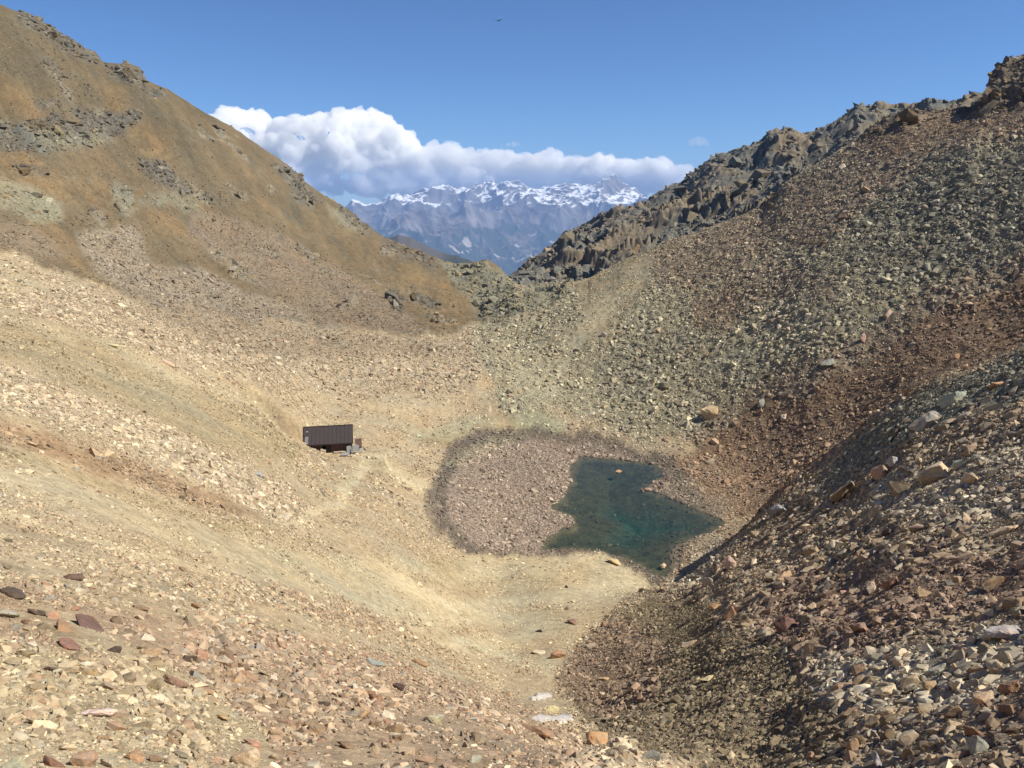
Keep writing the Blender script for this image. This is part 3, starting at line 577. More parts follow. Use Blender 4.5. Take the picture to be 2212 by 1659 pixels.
def ground_z(x, y):
    """bilinear height of the finished ground"""
    x = np.asarray(x, float); y = np.asarray(y, float)
    r = np.hypot(x, y); a = np.arctan2(x, y)
    fi = np.interp(np.log(r), lR, np.arange(NR)); fj = (a - AZ[0]) / (AZ[1] - AZ[0])
    fi = np.clip(fi, 0, NR - 1.001); fj = np.clip(fj, 0, NA - 1.001)
    i = fi.astype(int); j = fj.astype(int); u = fi - i; v = fj - j
    return (Zf[i, j] * (1 - u) * (1 - v) + Zf[i + 1, j] * u * (1 - v) + Zf[i, j + 1] * (1 - u) * v + Zf[i + 1, j + 1] * u * v)
_T = Zf / Rg
_TM = np.maximum.accumulate(_T, 0)
def ground_hit(px, py, rmin=3.0):
    """first ground point seen along the ray of a pixel: x, y, z, range"""
    a, t = pix_dir(px, py); j = int(round((float(a) - AZ[0]) / (AZ[1] - AZ[0]))); j = min(max(j, 0), NA - 1)
    i0 = int(np.searchsorted(R, rmin)); col = _T[i0:, j]
    k = np.argmax(col >= t)
    i = i0 + k
    if i > 0 and _T[i, j] > t > _T[i - 1, j]:
        u = (t - _T[i - 1, j]) / (_T[i, j] - _T[i - 1, j]); r = R[i - 1] + u * (R[i] - R[i - 1])
    else: r = R[i]
    return r * math.sin(a), r * math.cos(a), float(t) * r, r
nzx = np.gradient(Zf, axis=1) / (R[:, None] * (AZ[1] - AZ[0])); nzr = np.gradient(Zf, axis=0) / np.gradient(R)[:, None]
def ground_n(i, j):
    a = AZ[j]; gr = nzr[i, j]; ga = nzx[i, j]
    gx_ = gr * np.sin(a) + ga * np.cos(a); gy_ = gr * np.cos(a) - ga * np.sin(a)
    n = np.stack([-gx_, -gy_, np.ones_like(gx_)], -1); return n / np.linalg.norm(n, axis=-1, keepdims=True)

# ---------------------------------------------------------------- lake water
def lake():
    lo_, hi_ = SH.min(0) - 1.5, SH.max(0) + 1.5
    nx, ny = int((hi_[0] - lo_[0]) / .35), int((hi_[1] - lo_[1]) / .35)
    xs = np.linspace(lo_[0], hi_[0], nx); ys = np.linspace(lo_[1], hi_[1], ny)
    X, Y = np.meshgrid(xs, ys); sd_ = poly_sd(SH, X, Y)
    Vv = np.stack([X, Y, np.full_like(X, LAKE_Z)], -1).reshape(-1, 3)
    k = (np.arange(ny - 1)[:, None] * nx + np.arange(nx - 1)[None]).ravel()
    Q = np.stack([k, k + 1, k + nx + 1, k + nx], 1)
    keep = sd_.ravel()[Q].min(1) < .3
    Q = Q[keep]; used = np.unique(Q); mp = np.full(len(Vv), -1); mp[used] = np.arange(len(used))
    m = bpy.data.materials.new("lake_water"); m.use_nodes = True; nt = m.node_tree; nt.nodes.clear()
    out = nd(nt, "ShaderNodeOutputMaterial"); gl = nd(nt, "ShaderNodeBsdfGlossy"); gl.inputs['Roughness'].default_value = .03
    tr = nd(nt, "ShaderNodeBsdfTransparent"); tr.inputs['Color'].default_value = (.78, .86, .80, 1)
    df = nd(nt, "ShaderNodeBsdfDiffuse"); df.inputs['Color'].default_value = (.016, .050, .044, 1)
    m1 = nd(nt, "ShaderNodeMixShader"); m1.inputs[0].default_value = .22
    nt.links.new(tr.outputs[0], m1.inputs[1]); nt.links.new(df.outputs[0], m1.inputs[2])
    fr = nd(nt, "ShaderNodeFresnel"); fr.inputs['IOR'].default_value = 1.33
    tc = nd(nt, "ShaderNodeTexCoord"); nn = noise_node(nt, 3.0, 3, .6, tc.outputs['Object'])
    bp = nd(nt, "ShaderNodeBump"); bp.inputs['Strength'].default_value = .06; bp.inputs['Distance'].default_value = .05
    nt.links.new(nn.outputs[0], bp.inputs['Height']); nt.links.new(bp.outputs[0], gl.inputs['Normal']); nt.links.new(bp.outputs[0], fr.inputs['Normal'])
    m2 = nd(nt, "ShaderNodeMixShader"); nt.links.new(fr.outputs[0], m2.inputs[0])
    nt.links.new(m1.outputs[0], m2.inputs[1]); nt.links.new(gl.outputs[0], m2.inputs[2]); nt.links.new(m2.outputs[0], out.inputs[0])
    o = mesh_np("lake_water", Vv[used], mp[Q], True, None, m)
    tag(o, "small dark teal mountain lake with clear shallow edges", "lake", kind="structure")
lake()
# ---------------------------------------------------------------- distant range
def far_range():
    na = 1000
    az = np.radians(np.linspace(-24, 24, na)); r = np.concatenate([np.geomspace(3000, 18000, 260, endpoint=False), np.geomspace(18000, 36500, 900, endpoint=False), np.geomspace(36500, 42000, 20)]); nr = len(r)
    A, Rr = np.meshgrid(az, r); X = Rr * np.sin(A); Y = Rr * np.cos(A)
    # silhouette of the range against the clouds
    sil = [(250, 200), (318, 190), (330, 186), (341, 192), (352, 183), (366, 190), (376, 189), (390, 179), (396, 180), (402, 184), (430, 184), (455, 186), (470, 187), (500, 184), (520, 179), (545, 184), (560, 184), (575, 182), (600, 186), (625, 189), (650, 190), (680, 200), (760, 205)]
    pa, pt = pix_dir(np.array([s[0] for s in sil]), np.array([s[1] for s in sil]))
    top = np.interp(az, pa, pt)[None] * 34000
    # skeleton profile
    lr = np.log(Rr)
    def P(rr_, zz): return np.interp(lr, np.log(rr_), zz)
    base = P([3000, 9000, 16000, 19500, 22000, 26000, 30000, 34000, 37000, 42000], [-1400, -2150, -2350, -2300, -1900, -1150, -420, 0, -500, -900])
    cw_ = np.exp(-((Rr - 34000) / 2600.0) ** 2)
    z = base + cw_ * top
    rug = sstep(19000, 24000, Rr) * (1 - .25 * np.exp(-((Rr - 34000) / 1500.0) ** 2))
    wxx = X + 900 * fbm2(X / 5000, Y / 5000, 3, 7); wyy = Y + 900 * fbm2(X / 5000, Y / 5000, 3, 9)
    r1 = ridged2(wxx / 7600, wyy / 9000, 7, 201, .47)
    r2 = ridged2(wxx / 1600, wyy / 2000, 5, 211, .5)
    z = z + rug * ((r1 - .9) * 900 + (r2 - .9) * 170 + (ridged2(X / 620, Y / 760, 4, 215, .55) - .9) * 55)
    z = z + (1 - sstep(19000, 24000, Rr)) * sstep(14000, 18000, Rr) * 160 * fbm2(X / 1800, Y / 1800, 5, 221)
    # nearer foothills: a pink-brown shoulder left of the notch, a wooded one below it
    def hill(px, py, r0, h, wa, wr, pw=1.0):
        a0, t0 = pix_dir(px, py); zt = float(t0) * r0
        d = np.sqrt(((A - float(a0)) / wa) ** 2 + ((Rr - r0) / wr) ** 2)
        return np.maximum(0, 1 - d) ** pw * h, zt
    a0, t0 = pix_dir(np.array([330, 372, 398, 410, 430, 455, 480, 505, 530, 560, 600, 700]), np.array([260, 242, 232, 236, 246, 258, 266, 275, 284, 292, 298, 305]))
    rh = 6500.0
    ridge = np.interp(az, a0, t0)[None] * rh
    wgt = np.clip(1 - np.abs(Rr - rh) / 2200, 0, 1)
    zh = -2200 + (ridge + 2200) * wgt + 90 * (ridged2(X / 900, Y / 900, 5, 231) - .8) * wgt * (1 - .6 * sstep(.8, 1, wgt))
    z = np.maximum(z, np.where(wgt > 0, zh, -9999))
    # colours
    gz = np.gradient(z, axis=0) / np.gradient(r)[:, None]; ga = np.gradient(z, axis=1) / (Rr * (az[1] - az[0]))
    slope = np.hypot(gz, ga)
    n1 = fbm2(X / 1500, Y / 1500, 5, 241); n2 = fbm2(X / 400, Y / 400, 4, 251)
    rock = np.array([.15, .135, .13]) + .06 * n1[..., None] + .09 * n2[..., None]
    mead = np.array([.17, .14, .09]); wood = np.array([.03, .045, .028]); snow = np.array([.93, .94, .96])
    c = rock
    mw = (sstep(-350, -900, z + 260 * n1) * (1 - sstep(.5, .9, slope)))[..., None]
    c = c * (1 - mw * .7) + mead * mw * .7
    ww = (sstep(-820, -950, z + 420 * n1 + 160 * n2) * sstep(-.30, -.1, n1 + .6 * n2 + .2))[..., None]
    c = c * (1 - ww) + wood * ww
    town = (sstep(.62, .8, fbm2(X / 700, Y / 260, 4, 261) + .1) * sstep(-900, -1300, z))[..., None]
    c = c * (1 - town) + np.array([.42, .38, .32]) * town
    sn = (sstep(-260, -180, z + 200 * n1 + 70 * n2) * (1 - sstep(.60, .85, slope + .1 * n2)) * sstep(24000, 27000, Rr))[..., None]
    c = c * (1 - sn) + snow * sn
    # the nearer hill
    hm = np.where(wgt > 0, sstep(0, 60, zh - z + 61), 0)[..., None] * (wgt[..., None] > 0)
    hc = np.array([.085, .08, .072]) * (1 + .3 * n2[..., None])
    hw = sstep(-430, -700, z + 120 * n2 - 600 * (A - math.radians(-6)) * 3)[..., None]
    hc = hc * (1 - hw) + np.array([.035, .045, .03]) * hw
    c = np.where(hm > .5, hc, c)
    c = np.clip(c, .01, .95)
    m, nt, b = new_mat("distant_rock_and_snow", .95, .05)
    at = nd(nt, "ShaderNodeAttribute", attribute_name="col"); nt.links.new(at.outputs['Color'], b.inputs['Base Color'])
    V = np.stack([X, Y, z], -1).reshape(-1, 3)
    k = (np.arange(nr - 1)[:, None] * na + np.arange(na - 1)[None]).ravel()
    Q = np.stack([k, k + 1, k + na + 1, k + na], 1)
    o = mesh_np("distant_mountains", V, Q, True, c.reshape(-1, 3), m)
    tag(o, "hazy blue snow-capped range with glaciers behind the valley", "mountains", kind="structure")
    return z.max()
FAR_TOP = far_range()

# ---------------------------------------------------------------- air between here and the range
def haze():
    x0, x1, y0, y1, z0, z1 = -30000, 30000, -600, 42500, -2700, max(FAR_TOP, 200) + 40
    V = np.array([(x, y, z) for x in (x0, x1) for y in (y0, y1) for z in (z0, z1)], float)
    Q = np.array([(0, 1, 3, 2), (4, 6, 7, 5), (0, 4, 5, 1), (2, 3, 7, 6), (0, 2, 6, 4), (1, 5, 7, 3)])
    m = bpy.data.materials.new("haze_air"); m.use_nodes = True; nt = m.node_tree; nt.nodes.clear()
    out = nd(nt, "ShaderNodeOutputMaterial"); pv = nd(nt, "ShaderNodeVolumePrincipled")
    pv.inputs['Color'].default_value = (.40, .60, 1.0, 1); pv.inputs['Density'].default_value = 2.7e-5
    pv.inputs['Anisotropy'].default_value = 0.0
    nt.links.new(pv.outputs[0], out.inputs['Volume'])
    o = mesh_np("haze", V, Q, False, None, m)
    tag(o, "thin blue haze filling the valley air", "haze", kind="stuff")
haze()

# ---------------------------------------------------------------- clouds
def cloud_material(dens=.0028):
    m = bpy.data.materials.new("cloud_vapour"); m.use_nodes = True; nt = m.node_tree; nt.nodes.clear()
    out = nd(nt, "ShaderNodeOutputMaterial"); vs = nd(nt, "ShaderNodeVolumePrincipled")
    vs.inputs['Color'].default_value = (1, 1, 1, 1); vs.inputs['Density'].default_value = dens; vs.inputs['Anisotropy'].default_value = 0
    nt.links.new(vs.outputs[0], out.inputs['Volume'])
    return m
CM = cloud_material(); CM2 = cloud_material(.0006); CM3 = cloud_material(.0019)
def cloud(puffs, dist, seed, label, voxel, name="cumulus_cloud", amp=1.0, flat=False):
    """puffs: (px, py, radius in px, depth offset in px)"""
    rg = np.random.default_rng(seed); u = dist / FPX
    bm_all_v, bm_all_f, off = [], [], 0
    import bmesh
    bm = bmesh.new(); bmesh.ops.create_icosphere(bm, subdivisions=3, radius=1)
    sv = np.array([v.co[:] for v in bm.verts]); sf = np.array([[v.index for v in f.verts] for f in bm.faces]); bm.free()
    items = []
    for px, py, rp, dp in puffs:
        items.append((px, py, rp, dp))
        for k in range(3 if rp > 4 else 0):
            v = rg.normal(size=3); v /= np.linalg.norm(v); v[2] = abs(v[2]) * .9 - .15
            q = rp * rg.uniform(.22, .5)
            items.append((px + v[0] * rp * .85, py - v[2] * rp * .85, q, dp + v[1] * rp * .85))
    for px, py, rp, dp in items:
        a, t = pix_dir(px, py); d = dist + dp * u
        c = np.array([d * math.sin(a), d * math.cos(a), float(t) * d])
        bm_all_v.append(sv * rp * u * (np.array([1.5, 1.2, .8]) if flat else np.array([1.08, 1, .92])) * rg.uniform(.85, 1.15, 3) + c); bm_all_f.append(sf + off); off += len(sv)
    o = mesh_np(name, np.concatenate(bm_all_v), np.concatenate(bm_all_f), True)
    rm = o.modifiers.new("r", 'REMESH'); rm.mode = 'VOXEL'; rm.voxel_size = voxel * u
    dg = bpy.context.evaluated_depsgraph_get(); me = bpy.data.meshes.new_from_object(o.evaluated_get(dg))
    bpy.data.objects.remove(o)
    n = len(me.vertices); co = np.empty(n * 3, np.float32); me.vertices.foreach_get("co", co); co = co.reshape(-1, 3).astype(float)
    no = np.empty(n * 3, np.float32); me.vertex_normals.foreach_get("vector", no); no = no.reshape(-1, 3)
    p = co / u
    wv = np.stack([noise3(p / 13, 60), noise3(p / 13, 61), noise3(p / 13, 62)], 1); p = p + 5.0 * wv
    d = 0
    for sc, am in ((24, 6.0), (10, 3.0), (5, 1.4), (2.6, .7)):
        nz = noise3(p / sc, int(sc * 3)); d = d + am * (np.abs(nz) * 1.6 - .35)
    co = co + no * (d * u * amp)[:, None]
    me.vertices.foreach_set("co", co.astype(np.float32).ravel()); me.update()
    me.polygons.foreach_set("use_smooth", np.ones(len(me.polygons), bool))
    me.materials.clear(); me.materials.append(CM2 if 'scrap' in name else CM3 if flat else CM); me.name = name
    o = bpy.data.objects.new(name, me); COL.objects.link(o)
    tag(o, label, "cloud", "clouds above the distant range", kind="thing")
CD = 60000.0
def puffs_under(outline, floor, sizes, seed, step=5.0, depth=10):
    """round puffs packed beneath a cloud-top line, small ones along the rim"""
    rg = np.random.default_rng(seed); ox = [p[0] for p in outline]; oy = [p[1] for p in outline]; out = []
    for rp, keep in sizes:
        x = ox[0]
        while x <= ox[-1]:
            if rg.uniform() < keep:
                t = float(np.interp(x, ox, oy)); h = floor - t
                if h > rp * 1.1:
                    y = t + rp * rg.uniform(.85, 1.35)
                    out.append((x, y, rp * rg.uniform(.8, 1.2), rg.uniform(-1, 1) * depth))
                    while y + rp * 1.3 < floor:
                        y += rp * rg.uniform(.9, 1.5)
                        out.append((x + rg.uniform(-4, 4), min(y, floor - rp * .4), rp * rg.uniform(.7, 1.15), rg.uniform(-1, 1) * depth - 3))
            x += max(step * .7, rp * .8) * rg.uniform(.7, 1.3)
    return out
cloud(puffs_under([(196, 124), (212, 119), (225, 113), (240, 109.5), (252, 109), (262, 117), (267, 128), (276, 140)], 160, [(15, .9), (9, .7), (5, .4)], 21), CD * 1.04, 1, "round white cumulus puff touching the left slope", .9)
cloud(puffs_under([(262, 134), (280, 123), (300, 116), (312, 119), (322, 112), (333, 109), (345, 110), (355, 113), (362, 117), (372, 112), (380, 115), (392, 126), (403, 134), (418, 146), (424, 152)], 157, [(17, .95), (11, .7), (6, .4)], 22), CD, 2, "largest brilliant white cumulus with towering domed top", .9)
cloud(puffs_under([(270, 158), (330, 157), (390, 152), (410, 148), (430, 144), (455, 143), (475, 149), (500, 149), (520, 153), (540, 151), (560, 152), (580, 155), (598, 153), (612, 155), (630, 158), (650, 157), (668, 161), (682, 166), (694, 173)], 191, [(11, .9), (7, .6), (4, .35)], 23, 5, 8), CD * .99, 3, "long flat bank of cloud lying on the snowy summits", .9, flat=True)
cloud(puffs_under([(588, 160), (598, 154.5), (606, 155), (618, 160), (634, 162), (650, 157.5), (660, 161), (672, 166)], 180, [(8, .9), (5, .6)], 24), CD * .975, 5, "bright white knobbly cloud at the right end of the bank", .8)
cloud([(508, 144.5, 2.4, 0), (514, 144, 2.8, 0), (502, 145.5, 2, 0), (519, 144, 2, 0)], CD * .98, 6, "thin grey cloud scrap above the middle of the bank", .4, "cloud_scrap", .35)
cloud([(692, 142.5, 2.4, 0), (695, 141.5, 3, 0), (698.5, 141, 3.4, 0), (702, 141.5, 3.2, 0), (706, 143, 2.2, 0)], CD * .98, 7, "small grey cloud scrap alone above the right ridge", .4, "cloud_scrap", .35)
# ---------------------------------------------------------------- loose stones
import bmesh
def hull_proto(seed, npts, flat, jag=0.0):
    rg = np.random.default_rng(seed)
    p = rg.uniform(-1, 1, (npts * 3, 3))
    p = p[np.max(np.abs(p), 1) > .55][:npts]
    p = p / (np.linalg.norm(p, axis=1)[:, None] ** .55)
    sc = np.array([1, rg.uniform(.6, .9), flat * rg.uniform(.75, 1.25)]); p = p * sc
    bm = bmesh.new()
    for q in p: bm.verts.new(q)
    r = bmesh.ops.convex_hull(bm, input=bm.verts)
    for v in [v for v in bm.verts if not v.link_faces]: bm.verts.remove(v)
    bmesh.ops.triangulate(bm, faces=bm.faces)
    bm.verts.index_update()
    v = np.array([q.co[:] for q in bm.verts]); f = np.array([[q.index for q in fc.verts] for fc in bm.faces]); bm.free()
    v = v / np.abs(v).max()
    return v, f
PROTO_S = [hull_proto(100 + i, 8, .55) for i in range(14)]
PROTO_L = [hull_proto(200 + i, 13, .6) for i in range(16)]

cellA = (R * (AZ[1] - AZ[0]) * np.gradient(R))[:, None] * np.sqrt(1 + np.clip(nzx ** 2 + nzr ** 2, 0, 3))
prevT = np.vstack([np.full((1, NA), -9.), _TM[:-1]])
near_vis = (_T >= prevT - .035) & (Rg > 6.5) & (np.abs(AZ)[None] < math.radians(48))
dens = np.clip(ZCv[..., 3], 0, 1.2)
# patchiness: runs of coarser and finer debris
patch = sstep(-.35, .35, fbm2(Xg / 6, Yg / 6, 4, 171) + .55 * streak) * 1.2 + .10
patch = np.where(dens > .9, np.maximum(patch, .75 + .45 * sstep(.9, 1.05, dens) * (Rg > 110)), patch)
grow = np.clip(ZCv[..., 5], .3, 2.2) * (1 + .5 * fbm2(Xg / 14, Yg / 14, 3, 181)).clip(.55, 1.7)
grow = np.maximum(grow, .78 * sstep(55, 125, Rg) * (1 + .4 * fbm2(Xg / 14, Yg / 14, 3, 181)).clip(.6, 1.5))
under = sdl < -.2
inhut = np.maximum(k_in, cut(-5.6, 5.4, -3.0, 3.2, .3)) > .3
CLS = [(.055, .36, 26), (.085, .5, 46), (.14, .62, 84), (.24, .72, 160), (.40, .75, 330), (.72, .12, 430), (1.3, .007, 440)]
P_, S_, C_, N_ = [], [], [], []
PAL = np.array([[.36, .20, .13], [.62, .55, .42], [.30, .285, .24], [.22, .15, .115], [.48, .34, .21]])
for s0, cov, rmax in CLS:
    sz = s0 * grow
    lam = cov * dens * patch * cellA / (sz ** 2) * near_vis * (Rg < rmax) * (1 - .85 * far_w) * (~inhut)
    if s0 > .7: lam = lam * np.clip(ZCv[..., 5] * 1.2 - .35, .05, 2)
    lam = np.where(under, lam * .09, lam)
    lam = np.clip(lam, 0, 4)
    cnt = rng.poisson(lam); ij = np.argwhere(cnt > 0)
    ij = np.repeat(ij, cnt[ij[:, 0], ij[:, 1]], axis=0)
    n = len(ij); i = np.clip(ij[:, 0], 1, NR - 3); j = np.clip(ij[:, 1], 1, NA - 3)
    ri = R[i] + rng.uniform(0, 1, n) * (R[i + 1] - R[i]); aj = AZ[j] + rng.uniform(0, 1, n) * (AZ[1] - AZ[0])
    x, y = ri * np.sin(aj), ri * np.cos(aj); z = ground_z(x, y)
    s = sz[i, j] * rng.lognormal(-.14, .60, n).clip(.3, 2.3) * .60
    s = np.minimum(s, 2.2)
    z0c = ZCv[i, j, :3]; var = ZCv[i, j, 6][:, None]
    pk = PAL[rng.integers(0, len(PAL), n)]
    mixp = (rng.uniform(0, 1, n) < .38)[:, None] * rng.uniform(.25, .85, n)[:, None] * var * np.where(pk.mean(1) < .2, .8, 1.0)[:, None]
    col = z0c * np.where(AZ[j] < -.05, 1.06, 1.2)[:, None] * rng.lognormal(0, .29, n)[:, None]
    col = col * (1 - mixp) + pk * (z0c.mean(1) / .28)[:, None].clip(.5, 1.3) * mixp
    u_ = under[i, j]; col[u_] = col[u_] * np.array([.9, .85, .65])
    P_.append(np.stack([x, y, z], 1)); S_.append(s); C_.append(np.clip(col, .02, .85)); N_.append(ground_n(i, j))
P_ = np.concatenate(P_); S_ = np.concatenate(S_); C_ = np.concatenate(C_); N_ = np.concatenate(N_)
rd_ = np.hypot(P_[:, 0], P_[:, 1]); pxs = S_ * 2 * FPX / np.linalg.norm(P_, axis=1)
qx, qy = to_pix(P_[:, 0], P_[:, 1], P_[:, 2])
# keep stones off the hand-placed boulders, and take the largest in view as boulders of their own
ok = pxs > 1.15
P_, S_, C_, N_, pxs, qx, qy = [a[ok] for a in (P_, S_, C_, N_, pxs, qx, qy)]
inview = (qx > 4) & (qx < 1020) & (qy > 4) & (qy < 764)
order = np.argsort(-(pxs * inview))

def place_mats(N, n, rg, tilt):
    """random orientation matrices with the flat axis near the slope normal"""
    t = rg.normal(0, tilt, (n, 3)); up = N + t; up /= np.linalg.norm(up, axis=1)[:, None]
    a = rg.normal(size=(n, 3)); ax = np.cross(up, a); ax /= np.linalg.norm(ax, axis=1)[:, None]
    ay = np.cross(up, ax)
    return np.stack([ax, ay, up], 2)

stone_mat, nt, b = new_mat("loose_stone", .9, .12)
at = nd(nt, "ShaderNodeAttribute", attribute_name="col"); tc = nd(nt, "ShaderNodeTexCoord")
n1 = noise_node(nt, 6.0, 5, .7, tc.outputs['Object']); r1 = ramp(nt, n1.outputs[0], [(.3, .72), (.5, 1.0), (.7, 1.25)])
nt.links.new(mul(nt, at.outputs['Color'], r1.outputs[0]), b.inputs['Base Color'])

def stones_mesh(name, idx):
    Vs, Fs, Cs, off = [], [], [], 0
    big_ = pxs[idx] > 5
    for protos, sel in ((PROTO_S, idx[~big_]), (PROTO_L, idx[big_])):
        if not len(sel): continue
        pid = rng.integers(0, len(protos), len(sel))
        for k, (pv, pf) in enumerate(protos):
            q = sel[pid == k]; n = len(q)
            if not n: continue
            M = place_mats(N_[q], n, rng, .34)
            sc = S_[q][:, None] * rng.uniform(.8, 1.2, (n, 3))
            vv = np.einsum('nij,nkj->nki', M, pv[None] * sc[:, None, :]) + (P_[q] + N_[q] * (S_[q] * -.08)[:, None])[:, None, :]
            Vs.append(vv.reshape(-1, 3)); Fs.append((pf[None] + (off + np.arange(n) * len(pv))[:, None, None]).reshape(-1, 3))
            Cs.append(np.repeat(C_[q], len(pv), axis=0)); off += n * len(pv)
    return mesh_np(name, np.concatenate(Vs), np.concatenate(Fs), False, np.concatenate(Cs), stone_mat)

# ---------------------------------------------------------------- fractured blocks that make up the crags
def crag_blocks():
    Vs, Fs, Cs, off = [], [], [], 0
    bed = np.array([-.25, -.45, .86]); bed2 = np.array([.45, -.35, .6])
    for s0, cov, rlo, rhi, thr in ((.7, .8, 15, 430, .35), (1.5, .7, 60, 430, .35), (3.0, .25, 150, 430, .6), (2.4, .9, 500, 800, .5), (4.6, .6, 500, 800, .5), (9., .3, 500, 790, .5)):
        if rlo < 450: m = (crag > thr) * crag * (far_w < .3)
        else: m = far_w * (1 - bmix[..., 0] * .9)
        vis = (_T >= prevT - .02) & (np.abs(AZ)[None] < math.radians(37))
        pix = s0 * FPX / Rg > 1.6
        lam = np.clip(cov * m * cellA / s0 ** 2 * vis * pix * (Rg > rlo) * (Rg < rhi) * (~inhut), 0, 2)
        cnt = rng.poisson(lam); ij = np.argwhere(cnt > 0); n = len(ij)
        if not n: continue
        i, j = ij[:, 0], ij[:, 1]
        p = np.stack([Xg[i, j], Yg[i, j], Zf[i, j]], 1); N = ground_n(i, j)
        s = s0 * rng.lognormal(0, .3, n) * .62
        crs = np.exp(-((R[i] - 745) / 30.) ** 2) * (s0 > 5); s = s * (1 - .35 * crs)
        b0 = np.where((noise2(p[:, 0] / (s0 * 9), p[:, 1] / (s0 * 9), 33) > 0)[:, None], bed, bed2) * 1.6 + N * .5
        M = place_mats(b0, n, rng, .22)
        c = ZCv[i, j, :3] * rng.lognormal(0, .13, n)[:, None]
        w_ = (rng.uniform(0, 1, n) < .25)[:, None]
        c = np.where(w_, c * np.array([1.15, 1.0, .8]), c)
        li = (rng.uniform(0, 1, n) < .07)[:, None]; c = np.where(li, c * 1.45, c)
        pid = rng.integers(0, 16, n)
        for k in range(16):
            q = np.where(pid == k)[0]; pv, pf = PROTO_L[k]
            if not len(q): continue
            sc = s[q][:, None] * rng.uniform(.7, 1.25, (len(q), 3)) * np.array([1.15, 1, .85])
            vv = np.einsum('nij,nkj->nki', M[q], pv[None] * sc[:, None, :]) + (p[q] - N[q] * (s[q] * np.where(p[q][:, 1] > 430, .5, .22))[:, None])[:, None, :]
            Vs.append(vv.reshape(-1, 3)); Fs.append((pf[None] + (off + np.arange(len(q)) * len(pv))[:, None, None]).reshape(-1, 3))
            Cs.append(np.repeat(c[q], len(pv), axis=0)); off += len(q) * len(pv)
    o = mesh_np("crag_rocks", np.concatenate(Vs), np.concatenate(Fs), False, np.clip(np.concatenate(Cs), .02, .8), crag_mat)
    tag(o, "dark fractured bedrock of the cliffs and skyline ridges", "rock", kind="structure")
crag_mat, nt, b = new_mat("crag_rock", .92, .1)
at = nd(nt, "ShaderNodeAttribute", attribute_name="col"); tc = nd(nt, "ShaderNodeTexCoord")
n1 = noise_node(nt, 1.1, 6, .7, tc.outputs['Object'], .4); r1 = ramp(nt, n1.outputs[0], [(.3, .6), (.5, 1.0), (.7, 1.4)])
nt.links.new(mul(nt, at.outputs['Color'], r1.outputs[0]), b.inputs['Base Color'])
bp = nd(nt, "ShaderNodeBump"); bp.inputs['Strength'].default_value = .8; bp.inputs['Distance'].default_value = .25
nt.links.new(n1.outputs[0], bp.inputs['Height']); nt.links.new(bp.outputs[0], b.inputs['Normal'])
crag_blocks()
# ---------------------------------------------------------------- boulders, each one a thing
def boulder_mesh(seed, kind):
    rg = np.random.default_rng(seed)
    flat = {'block': .75, 'slab': .34, 'spire': 1.0, 'lump': .8}[kind]
    v, f = hull_proto(seed, 12 if kind != 'lump' else 18, flat)
    if kind == 'spire': v = v * np.array([.55, .5, 1.25])
    if kind == 'slab': v = v * np.array([1.15, .9, 1])
    bm = bmesh.new(); vs = [bm.verts.new(q) for q in v]
    for t in f:
        try: bm.faces.new([vs[i] for i in t])
        except ValueError: pass
    bmesh.ops.dissolve_limit(bm, angle_limit=.16, verts=bm.verts, edges=bm.edges)
    bmesh.ops.bevel(bm, geom=list(bm.edges), offset=.05, segments=1, affect='EDGES', profile=.6)
    bmesh.ops.triangulate(bm, faces=bm.faces)
    bmesh.ops.subdivide_edges(bm, edges=[e for e in bm.edges if e.calc_length() > .22], cuts=2, use_grid_fill=True)
    bmesh.ops.triangulate(bm, faces=bm.faces)
    co = np.array([q.co[:] for q in bm.verts]); bm.normal_update()
    no = np.array([q.normal[:] for q in bm.verts])
    d = .075 * noise3(co * 2.3, seed % 50) + .045 * noise3(co * np.array([5, 5, 11.]), seed % 37)
    co = np.clip(co + no * d[:, None], v.min(0) - .06, v.max(0) + .06)
    for q, c in zip(bm.verts, co): q.co = c
    me = bpy.data.meshes.new("boulder"); bm.to_mesh(me); bm.free()
    me.materials.append(boulder_mat); return me
boulder_mat, nt, b = new_mat("boulder_rock", .9, .12)
oi = nd(nt, "ShaderNodeObjectInfo"); tc = nd(nt, "ShaderNodeTexCoord")
n1 = noise_node(nt, 2.2, 6, .7, tc.outputs['Object'], .6); r1 = ramp(nt, n1.outputs[0], [(.30, (.62, .56, .52)), (.5, (1, 1, 1)), (.72, (1.3, 1.26, 1.15))])
n2 = noise_node(nt, 1.1, 3, .6, tc.outputs['Object']); r2 = ramp(nt, n2.outputs[0], [(.42, (1, 1, 1)), (.62, (1.03, .90, .78))])
c_ = mul(nt, oi.outputs['Color'], r1.outputs[0]); c_ = mul(nt, c_, r2.outputs[0]); nt.links.new(c_, b.inputs['Base Color'])
bp = nd(nt, "ShaderNodeBump"); bp.inputs['Strength'].default_value = .6; bp.inputs['Distance'].default_value = .06
n3 = noise_node(nt, 7, 5, .7, tc.outputs['Object']); nt.links.new(n3.outputs[0], bp.inputs['Height']); nt.links.new(bp.outputs[0], b.inputs['Normal'])
BM = {k: [boulder_mesh(1000 + 40 * i + j, k) for j in range(7)] for i, k in enumerate(('block', 'slab', 'spire', 'lump'))}
from mathutils import Matrix
brg = random.Random(5); bcount = [0]
